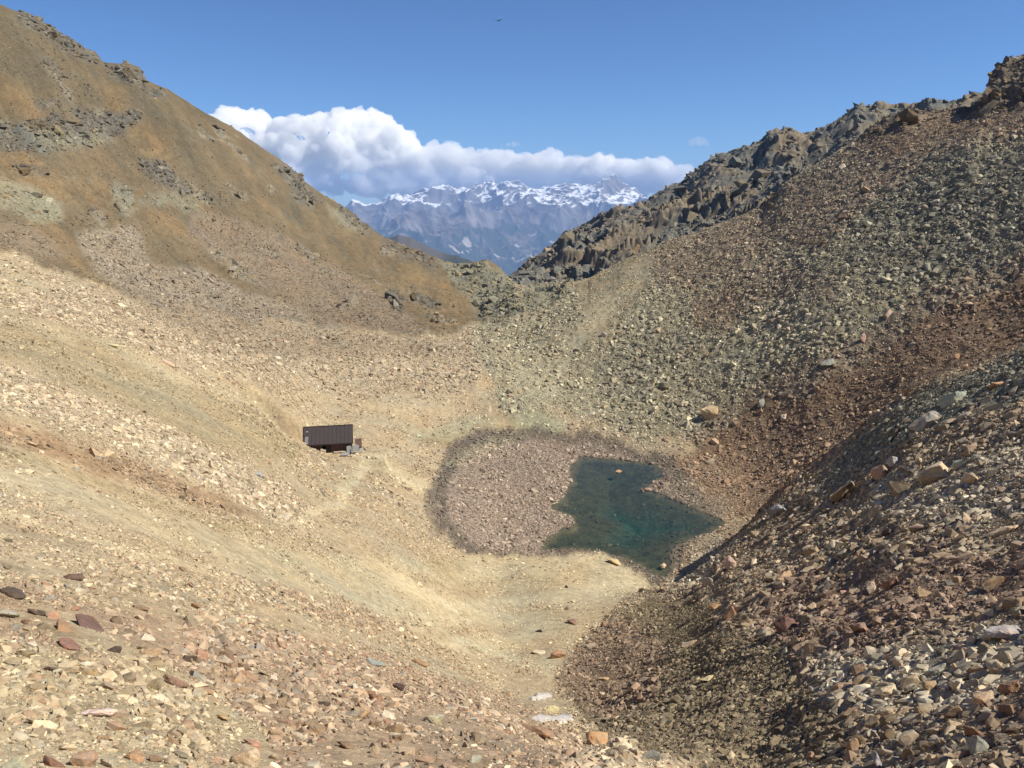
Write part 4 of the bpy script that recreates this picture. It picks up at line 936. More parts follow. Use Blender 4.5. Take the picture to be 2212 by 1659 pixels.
def boulder(P, N, half, kind, color, label, group=None, aspect=1.0, sink=.25, tilt=.25, yaw=None):
    me = BM[kind][bcount[0] % 7]; bcount[0] += 1
    o = bpy.data.objects.new("boulder", me); COL.objects.link(o)
    up = Vector(N) * (0.35 if kind == 'spire' else 1.0) + Vector((0, 0, .6 if kind == 'spire' else .2)) + Vector([brg.gauss(0, tilt * .6) for _ in range(3)])
    q = up.normalized().to_track_quat('Z', 'Y')
    rot = q.to_matrix().to_4x4() @ Matrix.Rotation(brg.uniform(0, 6.28) if yaw is None else yaw, 4, 'Z')
    hz = half * (aspect if kind != 'slab' else min(1.3, aspect))
    o.matrix_world = Matrix.Translation(Vector(P) + Vector(N) * half * (.45 - sink) * (.5 if kind == 'slab' else 1)) @ rot @ Matrix.Diagonal((half, half, hz, 1))
    o.color = (color[0], color[1], color[2], 1)
    tag(o, label, "boulder", group)
    return o
CB = {'tan': (.46, .37, .26), 'cream': (.50, .435, .32), 'white': (.62, .58, .48), 'rust': (.32, .215, .145), 'red': (.26, .175, .125), 'brown': (.28, .19, .13),
      'dark': (.10, .08, .07), 'grey': (.40, .39, .34), 'green': (.34, .36, .30), 'orange': (.44, .31, .20), 'pink': (.43, .315, .24), 'maroon': (.16, .11, .09), 'slate': (.30, .31, .31), 'yellow': (.50, .44, .28)}
# centre and width on the 2212 px wide copy, shape, colour, height/width, label
B = [
 (1591,1209,50,'block','pink',.9,"big tan and rust boulder with a black shadow just right of the lake's near tip"),
 (1535,1253,30,'block','grey',.9,"pale grey boulder below left of the big tan boulder by the lake tip"),
 (1549,1303,36,'slab','orange',.8,"tilted orange-tan slab on dark scree below the lake tip"),
 (1700,1348,44,'block','maroon',.8,"wide dark reddish boulder on the right spur beside a tall black shadow"),
 (1862,1353,38,'block','rust',.8,"squarish rust-red block in the middle of the right spur"),
 (1771,1368,20,'spire','brown',1.2,"narrow brown rock standing on end in a black hollow of the spur"),
 (1927,1256,38,'block','brown',.9,"dark brown boulder in the cluster at the middle of the right spur"),
 (1883,1263,44,'slab','tan',1,"long tan slab lying left of the dark brown boulder cluster"),
 (1862,1243,18,'spire','tan',1.1,"tan pointed rock standing above the long tan slab"),
 (1994,1276,36,'block','orange',.8,"orange-tan boulder in the reddish patch of the right spur"),
 (2069,1253,24,'lump','orange',.8,"bright orange boulder, brightest in the reddish patch near the right edge"),
 (2147,1260,48,'block','brown',.8,"broad brown boulder near the right edge in the reddish patch"),
 (1984,1141,30,'block','pink',.8,"pinkish tan boulder high on the right spur"),
 (1917,1148,26,'block','dark',.8,"dark blocky boulder left of the pinkish boulder high on the spur"),
 (1889,1192,16,'block','white',.8,"small white boulder shining in shade in the upper spur"),
 (1798,1212,18,'block','grey',1,"pale grey upright block left of the small white boulder"),
 (1822,1276,17,'block','pink',1,"small pink block between the tan slab and the dirt slope"),
 (1757,1310,26,'block','pink',.7,"rounded pink boulder above the wide dark reddish boulder"),
 (1845,1327,32,'slab','cream',1,"pale slab just above the squarish rust-red block"),
 (1493,1385,36,'slab','pink',1,"flat pinkish-brown boulder on the dark scree above the gully"),
 (1561,1371,14,'spire','white',1,"small white pointed stone right of the flat pinkish boulder"),
 (1534,1392,11,'block','orange',1,"tiny bright orange stone right of the flat pinkish boulder"),
 (1530,1463,28,'slab','yellow',.8,"pale yellow elongated slab on fine dark scree"),
 (1696,1405,19,'block','cream',1,"cream pointed stone below the wide dark reddish boulder"),
 (2005,1402,23,'block','white',.9,"white angular boulder on the pale part of the right spur"),
 (1713,1466,21,'block','cream',.8,"cream block at the left end of the pale rubble band"),
 (1757,1486,21,'block','grey',.8,"light grey block in the pale rubble band"),
 (2184,1483,42,'block','rust',.9,"rusty tan boulder cut by the right edge above a dark crevice"),
 (2177,1537,34,'block','brown',1.2,"tall dark brown boulder at the right edge low on the spur"),
 (2110,1578,38,'block','red',.8,"reddish brown boulder low on the spur near the right edge"),
 (1967,1595,36,'lump','cream',.8,"pale rounded boulder low on the spur left of the reddish one"),
 (2117,1615,40,'block','grey',1.1,"pointed grey-tan boulder near the bottom right corner"),
 (2079,1629,28,'block','tan',.9,"tan block touching the pointed grey-tan boulder near the corner"),
 (1893,1646,42,'block','slate',1.1,"blue-grey pointed boulder on the bottom edge right of centre"),
 (1751,1632,22,'block','rust',.9,"small rust boulder on dirt near the bottom edge"),
 (2011,1483,26,'lump','orange',.9,"orange and tan boulder inside the pale rubble"),
 (2025,1442,36,'slab','grey',1,"wide pale grey slab above the orange and tan boulder"),
 (2174,1361,54,'slab','grey',1.1,"striped grey slab at the right edge above the pale rubble"),
 (2167,1144,48,'slab','cream',1.1,"wide pale slab near the right edge high on the spur"),
 (2086,793,18,'block','pink',1,"pinkish tan boulder alone on the crest of the right spur"),
 (2157,827,28,'slab','orange',.9,"pale orange slab just behind the spur crest near the right edge"),
 (2021,1017,54,'lump','cream',.8,"very large pale tan boulder below the shaded hollow of the spur"),
 (1906,1017,36,'lump','pink',.8,"rounded boulder half cream half rust left of the very large pale one"),
 (1835,1047,74,'slab','tan',.9,"longest tan slab, lying over a black gap near the spur edge"),
 (1947,1050,54,'block','brown',.7,"big dark brown boulder right of the longest tan slab"),
 (1933,996,26,'block','grey',.9,"grey block above the half cream half rust boulder"),
 (2072,1003,26,'block','white',1,"white-grey pointed block right of the very large pale boulder"),
 (2055,857,62,'slab','green',1.2,"broad grey-green outcrop block above a black hollow on the spur crest"),
 (2000,905,54,'slab','green',1.1,"leaning grey-green block below the black hollow on the spur crest"),
 (1534,888,36,'lump','tan',.8,"grey-tan rounded boulder at the foot of the green scree"),
 (1611,888,18,'block','cream',.9,"cream boulder right of the rounded one at the foot of the green scree"),
 (1693,898,17,'slab','cream',1,"pale flat stone on the edge between green and rust scree"),
 (1645,868,24,'block','green',.8,"grey-green boulder above the foot of the green scree"),
 (1683,1098,38,'block','slate',.9,"grey boulder at the spur edge just above the lake's right tip"),
 (1849,942,15,'block','orange',.9,"small bright orange boulder on rust scree beside the spur crest"),
 (1527,763,17,'slab','rust',1,"rust slab alone in the middle of the green scree"),
 (1923,675,21,'block','cream',.9,"pale tan boulder high in the green scree"),
 (1869,729,20,'block','pink',.9,"pinkish boulder in the paler band of green scree"),
 (1967,840,25,'block','rust',.9,"rust boulder cluster block against the spur crest"),
 (2066,770,15,'block','orange',.9,"orange boulder on rust scree above the spur crest"),
 (1788,780,24,'slab','green',1,"grey slab with dark notch on the lower green scree"),
 (1336,1033,15,'lump','orange',.6,"orange-pink rock poking out of the lake"),
 (1329,1210,30,'slab','yellow',.9,"pale flat slab on the sandy near shore of the lake"),
 (1437,1222,22,'block','yellow',.6,"pale yellow rock in the water at the lake's near tip"),
 (1388,1061,10,'block','pink',.6,"tiny pink rock in the bay on the lake's right side"),
 (1400,1056,14,'slab','pink',.8,"flat pink rock beside the tiny one in the lake's right bay"),
 (904,941,12,'block','white',.9,"single whitish stone on sand between hut and old lake bed"),
 (1420,858,15,'spire','white',.9,"upright pale grey block on the lower green scree left side"),
 (1305,722,16,'block','white',.9,"whitish block on pale green scree above the lake"),
 (1239,1340,26,'slab','red',.9,"dark rust slab on the sand left of the spur foot"),
 (1164,1361,18,'slab','dark',1,"dark flat stone lowest on the pale sand"),
 (1225,1267,10,'block','dark',.8,"small dark stone on pale sand below the lake"),
 (1225,1313,14,'slab','brown',.9,"thin brown stone on sand above the dark rust slab"),
 (1030,1215,9,'block','white',.9,"tiny white stone where the old lake bed meets the sand"),
 (1121,845,12,'slab','orange',.9,"orange flat stone above the yellow-green lichen patch"),
 (1055,880,22,'slab','tan',.9,"tan slab left of the yellow-green lichen patch"),
 (933,1550,46,'block','cream',.75,"large cream square block in the bottom rubble, shaded on its left"),
 (859,1481,36,'block','maroon',.6,"dark maroon boulder above left of the large cream block"),
 (810,1428,32,'slab','slate',.9,"bluish grey slab in the upper part of the bottom rubble"),
 (907,1428,30,'slab','rust',.9,"pinkish rust slab right of the bluish grey slab"),
 (1095,1496,22,'block','cream',.9,"cream block below the tip of the sand tongue"),
 (1069,1537,28,'slab','cream',.9,"pale tilted slab right of the large cream block"),
 (1188,1530,32,'block','yellow',.7,"yellowish tan boulder between the snow patches"),
 (1155,1572,60,'slab','rust',1.1,"wide orange-brown slab below the larger snow patch"),
 (1290,1597,44,'lump','orange',.8,"orange-tan boulder at the foot of the dark scree near the bottom"),
 (1406,1633,34,'block','green',.9,"grey-green boulder on the pale strip at the bottom edge"),
 (1306,1464,18,'slab','orange',.8,"orange leaning stone in the dark scree above the snow"),
 (1121,1451,13,'spire','brown',1,"narrow brown stone standing at the tip of the sand tongue"),
 (1165,1406,24,'slab','cream',.9,"cream stone at the right border of the sand tongue"),
 (1208,1415,34,'block','rust',.8,"rust boulder heap block at the right border of the sand tongue"),
 (748,1606,42,'slab','red',.9,"brown-red slab left of centre near the bottom edge"),
 (1300,1497,15,'block','cream',1,"small cream stone in the dark scree above the orange-tan boulder"),
 (1029,1640,30,'block','green',.7,"grey-green stone on the bottom edge below the cream block"),
 (996,1587,14,'spire','dark',1.1,"black upright stone right of the large cream block"),
 (26,1276,46,'slab','dark',.9,"dark grey-brown slab on the left edge above a pale rock"),
 (18,1322,40,'slab','grey',1.2,"pale grey rock on the left edge"),
 (66,1322,19,'block','maroon',.8,"left one of two dark stones side by side near the left edge"),
 (87,1325,19,'block','dark',.9,"right one of two dark stones side by side near the left edge"),
 (50,1342,20,'block','rust',.8,"rust stone right of the pale rock on the left edge"),
 (114,1329,24,'block','orange',.8,"orange-tan boulder right of the two dark stones"),
 (137,1352,36,'slab','rust',1.1,"pinkish rust boulder below the orange-tan one"),
 (145,1385,46,'slab','red',.8,"long rusty slab below the pinkish rust boulder"),
 (190,1342,50,'slab','maroon',.9,"long maroon slab pointing down to the right on the left slope"),
 (245,1403,24,'block','dark',.9,"nearly black squarish boulder on the left slope"),
 (278,1418,28,'slab','yellow',.8,"pale yellow slab touching the nearly black boulder"),
 (106,1441,24,'slab','maroon',.9,"dark purple stone with a white one above on the left slope"),
 (380,1467,46,'slab','red',.9,"rust-red slab in the middle of the bottom left rubble"),
 (155,1243,32,'slab','maroon',.9,"dark rust slab highest on the near left slope"),
 (394,1226,24,'slab','brown',.8,"brown flat stone on pale scree below the grassy band"),
 (304,1309,28,'slab','red',.9,"brown-red boulder on tan rubble left of centre"),
 (420,1309,20,'block','brown',.8,"grey-brown boulder right of the brown-red one"),
 (572,1454,24,'slab','tan',.9,"tan slab at the left of a dark cleft in the bottom rubble"),
 (615,1466,20,'spire','tan',1.2,"tan slab standing on end at the right of the dark cleft"),
 (604,1481,15,'block','red',.8,"rust stone below the tan slab standing on end"),
 (698,1517,22,'slab','dark',.9,"dark flat stone in the rubble left of the large cream block"),
 (212,1534,54,'slab','white',1.0,"long whitish slab in the bottom left rubble"),
 (258,1544,28,'block','tan',.8,"tan block at the right end of the long whitish slab"),
 (291,1631,44,'lump','orange',.55,"smooth orange-tan boulder near the bottom left edge"),
 (334,1640,26,'block','brown',.8,"brown boulder right of the smooth orange-tan one"),
 (529,1636,60,'lump','cream',.8,"biggest cream boulder on the bottom edge left of centre"),
 (542,1603,42,'slab','orange',1.1,"cream and orange rock resting above the biggest cream boulder"),
 (119,1645,38,'block','red',.8,"rust-brown boulder on the bottom edge near the left corner"),
 (179,1643,46,'lump','orange',.7,"orange boulder on the bottom edge right of the rust-brown one"),
 (232,1648,28,'block','cream',.8,"cream stone wedged right of the orange boulder at the bottom"),
 (30,1650,60,'slab','cream',.9,"flat cream rock in the bottom left corner"),
 (476,1544,32,'slab','orange',.8,"brown-orange slab beside the sandy run at bottom left"),
 (466,1640,36,'block','cream',.7,"cream block left of the biggest cream boulder"),
 (1778/1.8228,1830/1.8228,10,'spire','slate',1.4,"thin grey rock standing at the upper left rim of the old lake bed"),
 (560,1022,26,'slab','green',.9,"pale greenish slab in the rubble run left below the hut"),
 (362,782,24,'slab','cream',.9,"pale slab in the pinkish talus above the grassy band"),
 (240,742,22,'slab','cream',.9,"light flat slab in the pinkish talus far left"),
]
taken = []
for (x, y, w, kind, colr, asp, lab) in B:
    px, py = x / 2.16016, y / 2.16016
    wpx = w / 2.16016
    X, Y, Z_, r = ground_hit(px, py + wpx * .22, 6.0)
    j = int(round((math.atan2(X, Y) - AZ[0]) / (AZ[1] - AZ[0]))); i = int(np.searchsorted(R, r)) - 1
    i = min(max(i, 3), NR - 4); j = min(max(j, 3), NA - 4)
    Nn = ground_n(np.array([i]), np.array([j]))[0]
    half = wpx * .54 * math.sqrt(X * X + Y * Y + Z_ * Z_) / FPX
    zz = float(ground_z(X, Y))
    if 'lake' in lab and zz < LAKE_Z: zz = LAKE_Z - half * .1
    boulder((X, Y, zz), Nn, half, kind, [c * brg.uniform(.92, 1.08) for c in CB[colr]], lab, None, asp, sink=.2)
    taken.append((px, py, wpx * .62))
tk = np.array(taken)
free = np.ones(len(P_), bool)
for px, py, w in taken:
    free &= ~((np.hypot((qx - px), (qy - py)) < w + pxs * .3) & (pxs > w * .35))
def region_of(x, y):
    """words for the part of the ground a stone lies on"""
    z = zone_at(np.array([x]), np.array([y]))[0]
    if x > 560 and y > 560 - (x - 640) * .55: return 'spur'
    if y > 580: return 'rub'
    if x > 500 and y < 500: return 'green'
    return 'left'
WORDS = {'spur': "loose on the dark spur at the right", 'rub': "lying in the near rubble at the bottom", 'green': "in the scree below the right ridge", 'left': "on the tan slopes left of the lake"}
n_auto = 300 - len(B); made = 0; used_i = []
for t in order[:4000]:
    if made >= n_auto: break
    if not free[t]: continue
    if np.any(np.hypot(tk[:, 0] - qx[t], tk[:, 1] - qy[t]) < tk[:, 2] + pxs[t] * .4): continue
    c = C_[t]; br = c.mean(); rat = c[0] / c[2]
    cw1 = ("pale" if br > .42 else "dark" if br < .2 else "mid-toned") + " " + ("rust-brown" if rat > 2.5 else "tan" if rat > 1.65 else "grey")
    kind = brg.choice(['block', 'block', 'lump', 'slab', 'slab'])
    kw = {'block': "blocky boulder", 'lump': "rounded boulder", 'slab': "flat slab"}[kind]
    rg_ = region_of(qx[t], qy[t])
    boulder(P_[t], N_[t], min(S_[t], 2.2, S_[t] * 17 / pxs[t]), kind, c, f"{cw1} {kw} {WORDS[rg_]}", f"{cw1} {kw}s {WORDS[rg_]}", brg.uniform(.7, 1.1))
    used_i.append(t); made += 1
free[used_i] = False
cap = pxs[used_i[-1]] if used_i else 12
S_ = np.where(pxs > cap, S_ * cap / pxs, S_)
sc_ = stones_mesh("scree", np.where(free)[0])
tag(sc_, "countless loose angular stones covering the slopes", "scree", kind="stuff")
# ---------------------------------------------------------------- mesh helpers for the hut
class MB:
    def __init__(s): s.v, s.f = [], []
    def box(s, c, d, M=None):
        k = len(s.v)
        for sx in (-1, 1):
            for sy in (-1, 1):
                for sz in (-1, 1):
                    p = Vector((c[0] + sx * d[0] / 2, c[1] + sy * d[1] / 2, c[2] + sz * d[2] / 2))
                    s.v.append(M @ p if M else p)
        s.f += [[k + a for a in q] for q in ((0, 1, 3, 2), (4, 6, 7, 5), (0, 4, 5, 1), (2, 3, 7, 6), (0, 2, 6, 4), (1, 5, 7, 3))]
        return s
    def tube(s, a, b_, r0, r1=None, n=12):
        a, b_ = Vector(a), Vector(b_); r1 = r0 if r1 is None else r1
        q = (b_ - a).to_track_quat('Z', 'Y'); k = len(s.v)
        for p, r in ((a, r0), (b_, r1)):
            for i in range(n): s.v.append(p + q @ Vector((r * math.cos(i * 2 * math.pi / n), r * math.sin(i * 2 * math.pi / n), 0)))
        s.f += [[k + i, k + (i + 1) % n, k + n + (i + 1) % n, k + n + i] for i in range(n)]
        s.f += [[k + i for i in reversed(range(n))], [k + n + i for i in range(n)]]
        return s
    def prism(s, poly, t0, t1, fn):
        """extrude a 2-D polygon; fn maps (u, v, t) to a point"""
        k = len(s.v); n = len(poly)
        for t in (t0, t1): s.v += [Vector(fn(u, v, t)) for u, v in poly]
        s.f += [[k + i, k + (i + 1) % n, k + n + (i + 1) % n, k + n + i] for i in range(n)]
        s.f += [[k + i for i in reversed(range(n))], [k + n + i for i in range(n)]]
        return s
    def build(s, name, mat, parent=None, smooth=False, bevel=0):
        me = bpy.data.meshes.new(name); me.from_pydata([v[:] for v in s.v], [], s.f); me.update()
        bm = bmesh.new(); bm.from_mesh(me); bmesh.ops.recalc_face_normals(bm, faces=bm.faces)
        if bevel: bmesh.ops.bevel(bm, geom=list(bm.edges), offset=bevel, segments=1, affect='EDGES')
        bm.to_mesh(me); bm.free()
        me.materials.append(mat); o = bpy.data.objects.new(name, me); COL.objects.link(o)
        if parent: o.parent = parent
        return o
def plain(name, col, rough=.8, spec=.2, nscale=6.0, amt=.3, metal=0.0):
    m, nt, b = new_mat(name, rough, spec); tc = nd(nt, "ShaderNodeTexCoord")
    n = noise_node(nt, nscale, 5, .65, tc.outputs['Object'])
    r = ramp(nt, n.outputs[0], [(.3, tuple(c * (1 - amt) for c in col)), (.7, tuple(min(1, c * (1 + amt)) for c in col))])
    nt.links.new(r.outputs[0], b.inputs['Base Color']); b.inputs['Metallic'].default_value = metal
    return m
M_roof = plain("brown_sheet_metal", (.055, .044, .045), .7, .2, .9, .10)
M_seam = plain("seam_metal", (.030, .024, .023), .8, .3)
M_wall = plain("dark_timber", (.10, .065, .05), .9, .1, 4, .4)
M_door = plain("door_timber", (.045, .03, .025), .8, .1)
M_stonew = plain("masonry", (.46, .38, .28), .95, .1, 3, .45)
M_slate = plain("slate", (.25, .25, .25), .8, .2, 3, .25)
M_rustp = plain("rusty_boards", (.12, .07, .05), .85, .15, 3, .4)
M_flue = plain("steel_flue", (.05, .05, .05), .4, .5)
M_cap = plain("bright_steel", (.75, .75, .75), .3, .5, 3, .05, .6)
M_flash = plain("lead_flashing", (.17, .17, .185), .6, .3, 3, .1)
M_snow = plain("old_snow", (.44, .41, .38), .8, .2, 2, .25)

HS = .9
def local(o): o.scale = (HS, HS, HS); o.location = (HUT[0], HUT[1], HUT_Z); o.rotation_euler = (0, 0, HUT_ROT); return o
hut = bpy.data.objects.new("mountain_hut", None); COL.objects.link(hut); local(hut)
tag(hut, "small hut with brown standing-seam metal roof set into the slope", "hut")
L2 = 4.5; YF, YB = -2.35, 2.5                        # half length, front and back walls
EZ, PR = 2.02, math.radians(20.0)                     # eave height, roof pitch
RY0, RY1 = -2.95, 2.55
def rz(y): return EZ + (y - RY0) * math.tan(PR)
# walls
w = MB(); w.box((-L2 / 2 - .55, YF, .95), (L2 - 1.1, .25, 1.9)); w.box((L2 / 2 + .25, YF, .95), (L2 - .5, .25, 1.9)); w.box((0, YB, 1.7), (2 * L2, .25, 3.4))
w.prism([(YF + .13, 0), (YB - .13, 0), (YB - .13, rz(YB) - .16), (YF + .13, rz(YF) - .16)], -L2, -L2 + .25, lambda u, v, t: (t, u, v))
w.prism([(YF + .13, 0), (YB - .13, 0), (YB - .13, rz(YB) - .16), (YF + .13, rz(YF) - .16)], L2 - .25, L2, lambda u, v, t: (t, u, v))
wall = w.build("wall", M_wall, hut)
d = MB(); d.box((0.12, YF + .02, .93), (1.15, .10, 1.86)); door = d.build("door", M_door, hut)
h = MB(); h.box((.52, YF - .06, .95), (.14, .06, .05)); h.build("handle", M_flash, door)
# roof slab, seams, ridge cap, fascia, back plane
rf = MB(); rf.prism([(RY0, rz(RY0)), (RY1, rz(RY1)), (RY1, rz(RY1) - .14), (RY0, rz(RY0) - .14)], -L2 - .25, L2 + .25, lambda u, v, t: (t, u, v))
rf.prism([(RY1 + .003, rz(RY1) - .01), (RY1 + 1.3, rz(RY1) - .75), (RY1 + 1.3, rz(RY1) - .89), (RY1 + .003, rz(RY1) - .15)], -L2 - .25, L2 + .25, lambda u, v, t: (t, u, v))
roof = rf.build("roof", M_roof, hut)
sm = MB()
for i in range(13):
    x = -L2 - .18 + i * (2 * L2 + .36) / 12.0
    sm.prism([(RY0 + .02, rz(RY0) + .002), (RY1 - .05, rz(RY1 - .07) + .002), (RY1 - .05, rz(RY1 - .07) + .04), (RY0 + .02, rz(RY0) + .04)], x - .028, x + .028, lambda u, v, t: (t, u, v))
sm.build("roof_seam", M_seam, roof)
rc = MB(); rc.box((0, RY1 + .02, rz(RY1) + .05), (2 * L2 + .56, .26, .06)); rc.build("ridge_cap", M_seam, roof)
fa = MB(); fa.box((0, RY0 - .03, rz(RY0) - .11), (2 * L2 + .5, .05, .20)); fa.build("fascia", M_roof, roof)
ry = -.55; rx = -4.05
fl = MB(); fl.prism([(RY0 + .1, rz(RY0 + .1) + .008), (ry, rz(ry) + .008), (ry, rz(ry) + .07), (RY0 + .1, rz(RY0 + .1) + .07)], rx - .30, rx + .30, lambda u, v, t: (t, u, v)); fl.build("flashing", M_flash, roof)
cp = MB(); cp.tube((rx + .12, ry + .1, rz(ry) - .1), (rx + .12, ry + .1, rz(ry) + .95), .10); flue = cp.build("chimney_pipe", M_flue, hut, True)
cc = MB(); cc.tube((rx + .12, ry + .1, rz(ry) + .96), (rx + .12, ry + .1, rz(ry) + 1.12), .16, .12); cc.build("cap", M_cap, flue, True)

# lean-to at the right end with a dark rusty cover
an = bpy.data.objects.new("lean_to_shelter", None); COL.objects.link(an); local(an)
tag(an, "low rusty brown cover at the right end of the hut", "shelter")
a1 = MB(); a1.prism([(-3.0, 1.0), (-.3, 1.85), (-.3, 1.95), (-3.0, 1.1)], 4.95 + .1, 6.35, lambda u, v, t: (t, u, v)); a1.build("roof", M_rustp, an)
a2 = MB(); a2.box((6.2, -2.6, .45), (.12, .12, 1.3)); a2.build("post", M_wall, an)
a2 = MB(); a2.box((6.2, -.6, .8), (.12, .12, 1.9)); a2.build("post", M_wall, an)
a3 = MB(); a3.box((5.7, -.45, .8), (1.1, .1, 1.9)); a3.build("back_panel", M_door, an)

def hpt(x, y, z=0):
    p = HUT + HX * x * HS + HY * y * HS; return p[0], p[1], z
def slab(name, poly, th, loc, rot, mat, label, cat, group=None):
    m = MB(); m.prism(poly, -th / 2, th / 2, lambda u, v, t: (u, t, v)); o = m.build(name, mat, None, False, .015)
    x, y, _ = hpt(loc[0], loc[1]); o.location = (x, y, HUT_Z + loc[2] * HS); o.scale = (HS, HS, HS); o.rotation_euler = (rot[0], rot[1], HUT_ROT + rot[2])
    return tag(o, label, cat, group)
slab("stone_slab", [(-.45, 0), (-.2, -.1), (.4, 0), (.5, 1.1), (.1, 1.35), (-.5, 1.15)], .09, (3.9, -3.25, .15), (-.35, .05, .1), M_slate, "wide grey slab leaning at the corner of the hut, leftmost upright one", "slab")
slab("stone_slab", [(-.22, 0), (.2, 0), (.26, 1.0), (0, 1.2), (-.25, .9)], .08, (4.45, -3.6, .0), (-.5, .0, -.2), M_slate, "narrow grey slab leaning in front of the hut corner", "slab")
slab("stone_slab", [(-.6, .1), (-.1, 0), (.6, .1), (.6, 1.1), (.2, 1.2), (.0, 1.6), (-.3, 1.1), (-.6, 1.15)], .09, (5.25, -3.35, .35), (-.4, .0, .1), M_slate, "broadest upright grey slab with a pointed top beside the rusty cover", "slab")
slab("stone_slab", [(-.3, 0), (.3, .1), (.45, .75), (.1, .9), (-.35, .7)], .08, (6.2, -3.5, .1), (-.45, .1, .5), M_slate, "small grey slab propped at the right end of the stone heap", "slab")
slab("metal_sheet", [(-.95, -.55), (.35, -.65), (1.1, .2), (.75, .65), (-.05, .55)], .05, (3.0, -4.3, .22), (math.radians(-80), .05, .1), M_slate, "flat pale grey sheet lying in front of the hut wall", "sheet")
# low stone footing before the front wall
fw = bpy.data.objects.new("stone_footing", None); COL.objects.link(fw); local(fw)
tag(fw, "low pale masonry ledge along the front of the hut", "wall")
ft = MB()
rr2 = random.Random(3); x = .95
while x < 3.6:
    wd = rr2.uniform(.28, .5)
    ft.box((x + wd / 2, -2.95 + rr2.uniform(-.04, .04), .12), (wd * .94, .5, rr2.uniform(.42, .56))); x += wd
ft.build("masonry", M_stonew, fw, False, .03)
ft = MB(); ft.box((.12, -2.85, -.04), (1.2, .7, .16)); ft.build("doorstep", M_stonew, fw, False, .02)
ft = MB(); ft.box((-.75, -2.85, .35), (.5, .8, .9)); ft.box((-1.25, -3.0, .5), (.5, .7, 1.0)); ft.build("retaining_stones", M_stonew, fw, False, .05)
for (lx_, ly_, w_, c, lab) in ((5.35, -3.95, .42, 'white', "white rounded stone under the broadest upright slab"), (4.2, -4.45, .25, 'cream', "cream stone before the narrow leaning slab"),
                               (4.9, -4.6, .28, 'white', "white stone in front of the heap by the hut"), (4.5, -5.0, .33, 'tan', "tan stone lowest of the heap by the hut"),
                               (6.2, -4.1, .25, 'cream', "cream stone at the right end of the heap by the hut"), (3.9, -4.9, .26, 'cream', "cream stone left of the lowest one in the heap by the hut")):
    x, y, _ = hpt(lx_, ly_); boulder((x, y, float(ground_z(x, y))), (0, 0, 1), w_, 'lump', CB[c], lab, None, .8, sink=.15)
# pole sticking out behind the left gable
pl = MB(); x0, y0, _ = hpt(-6.4, 2.6); x1, y1, _ = hpt(-4.6, 2.5)
pl.tube((x0, y0, HUT_Z + rz(2.5) * HS + .25), (x1, y1, HUT_Z + rz(2.5) * HS - .02), .05, .06, 8)
tag(pl.build("wooden_pole", M_door), "thin dark pole sticking out behind the hut's upper left roof corner", "pole")
X, Y, Z_, r = ground_hit(321, 491); X2, Y2, Z2, r = ground_hit(326, 498)
pl = MB(); pl.tube((X, Y, Z_ + .35), (X2, Y2, Z2 + .12), .07, .06, 8)
tag(pl.build("wooden_beam", M_slate), "short dark beam lying on the scree below the hut", "beam")

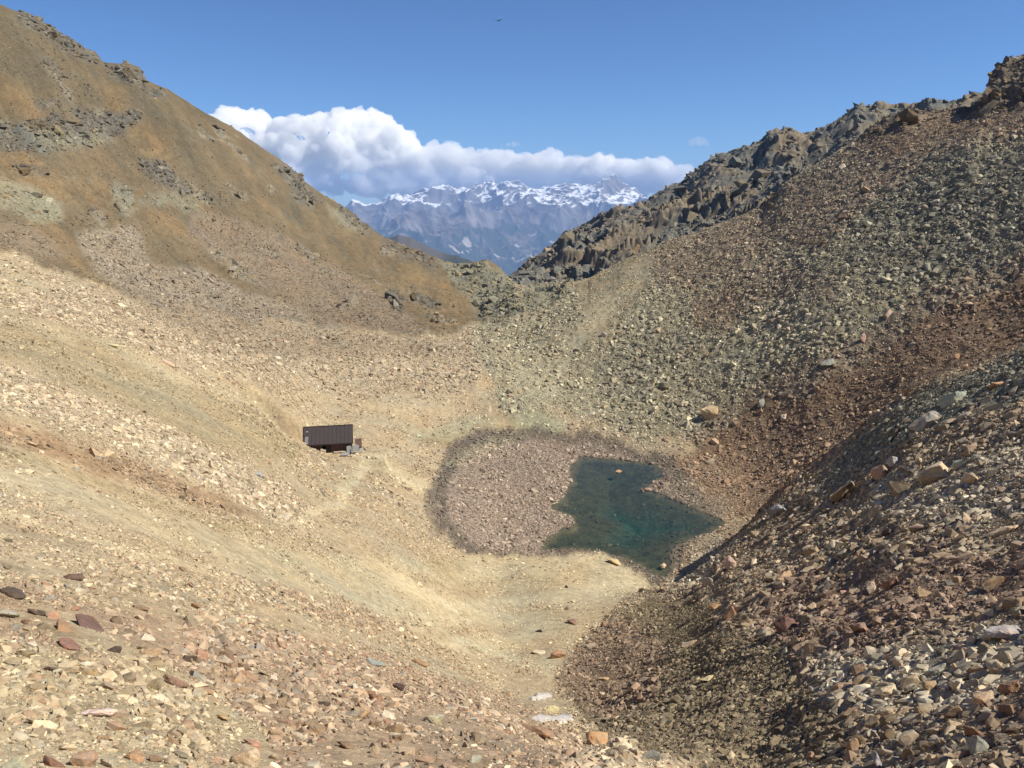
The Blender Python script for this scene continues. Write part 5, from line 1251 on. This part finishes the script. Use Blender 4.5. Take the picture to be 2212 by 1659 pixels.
# ---------------------------------------------------------------- old snow in the gully
def snow(px, py, w, h, ang, label):
    X, Y, Z_, r = ground_hit(px, py); D = math.sqrt(X * X + Y * Y + Z_ * Z_)
    # footprint axes on the ground, from two more ground points
    A = ground_hit(px + w / 2 * math.cos(ang), py - w / 2 * math.sin(ang)); Bp = ground_hit(px, py - h / 2)
    ux, uy = A[0] - X, A[1] - Y; vx, vy = Bp[0] - X, Bp[1] - Y
    n = 34; vs, fs = [], []
    for i in range(n + 1):
        for j in range(n + 1):
            a, b_ = i / n * 2 - 1, j / n * 2 - 1
            x = X + ux * a + vx * b_; y = Y + uy * a + vy * b_
            d_ = math.hypot(a, b_) + .7 * float(noise2(np.array([x * 1.9]), np.array([y * 1.9]), 5)[0])
            vs.append((x, y, float(ground_z(x, y)) + (.28 * max(-.6, 1 - d_ ** 2)) - .02))
    fs = [[i * (n + 1) + j, (i + 1) * (n + 1) + j, (i + 1) * (n + 1) + j + 1, i * (n + 1) + j + 1] for i in range(n) for j in range(n)]
    o = mesh_np("snow_patch", np.array(vs), np.array(fs), True, None, M_snow)
    tag(o, label, "snow", "old snow in the gully")
snow(555, 721, 40, 9, .22, "larger strip of dirty white snow at the gully bottom")
snow(541, 697, 22, 6, .12, "smaller snow strip higher in the gully")

# ---------------------------------------------------------------- bird
def bird():
    a, t = pix_dir(498.4, 20.8); d = 95.0
    o = bpy.data.objects.new("bird", None); COL.objects.link(o); o.location = (d * math.sin(a), d * math.cos(a), float(t) * d); o.rotation_euler = (0, 0, math.radians(75))
    tag(o, "small black bird gliding high in the blue sky", "bird")
    mb_ = plain("black_feathers", (.01, .01, .012), .7, .2)
    bm = bmesh.new(); bmesh.ops.create_icosphere(bm, subdivisions=3, radius=1)
    for v in bm.verts:
        x, y, z = v.co; tap = 1 - .55 * max(0, -x) ** 1.2 - .25 * max(0, x - .4)
        v.co = Vector((x * .21, y * .055 * tap, z * .06 * tap + .01 * x))
        if v.co.x > .13: v.co.z += .012
    me = bpy.data.meshes.new("body"); bm.to_mesh(me); bm.free(); me.materials.append(mb_)
    b_ = bpy.data.objects.new("body", me); COL.objects.link(b_); b_.parent = o
    bk = MB(); bk.tube((.20, 0, .012), (.25, 0, .006), .012, .003, 6); q = bk.build("beak", mb_, o)
    tl = MB(); tl.prism([(-.17, -.03), (-.33, -.07), (-.35, 0), (-.33, .07), (-.17, .03)], -.005, .005, lambda u, v, t: (u, v, t)); tl.build("tail", mb_, o)
    for s in (-1, 1):
        wg = MB(); wg.prism([(.09, 0), (.13, s * .16), (.08, s * .34), (-.02, s * .46), (-.06, s * .44), (-.07, s * .2), (-.09, 0)], -.006, .006, lambda u, v, t: (u, v, t + abs(v) * .35)); wg.build("wing", mb_, o)
bird()
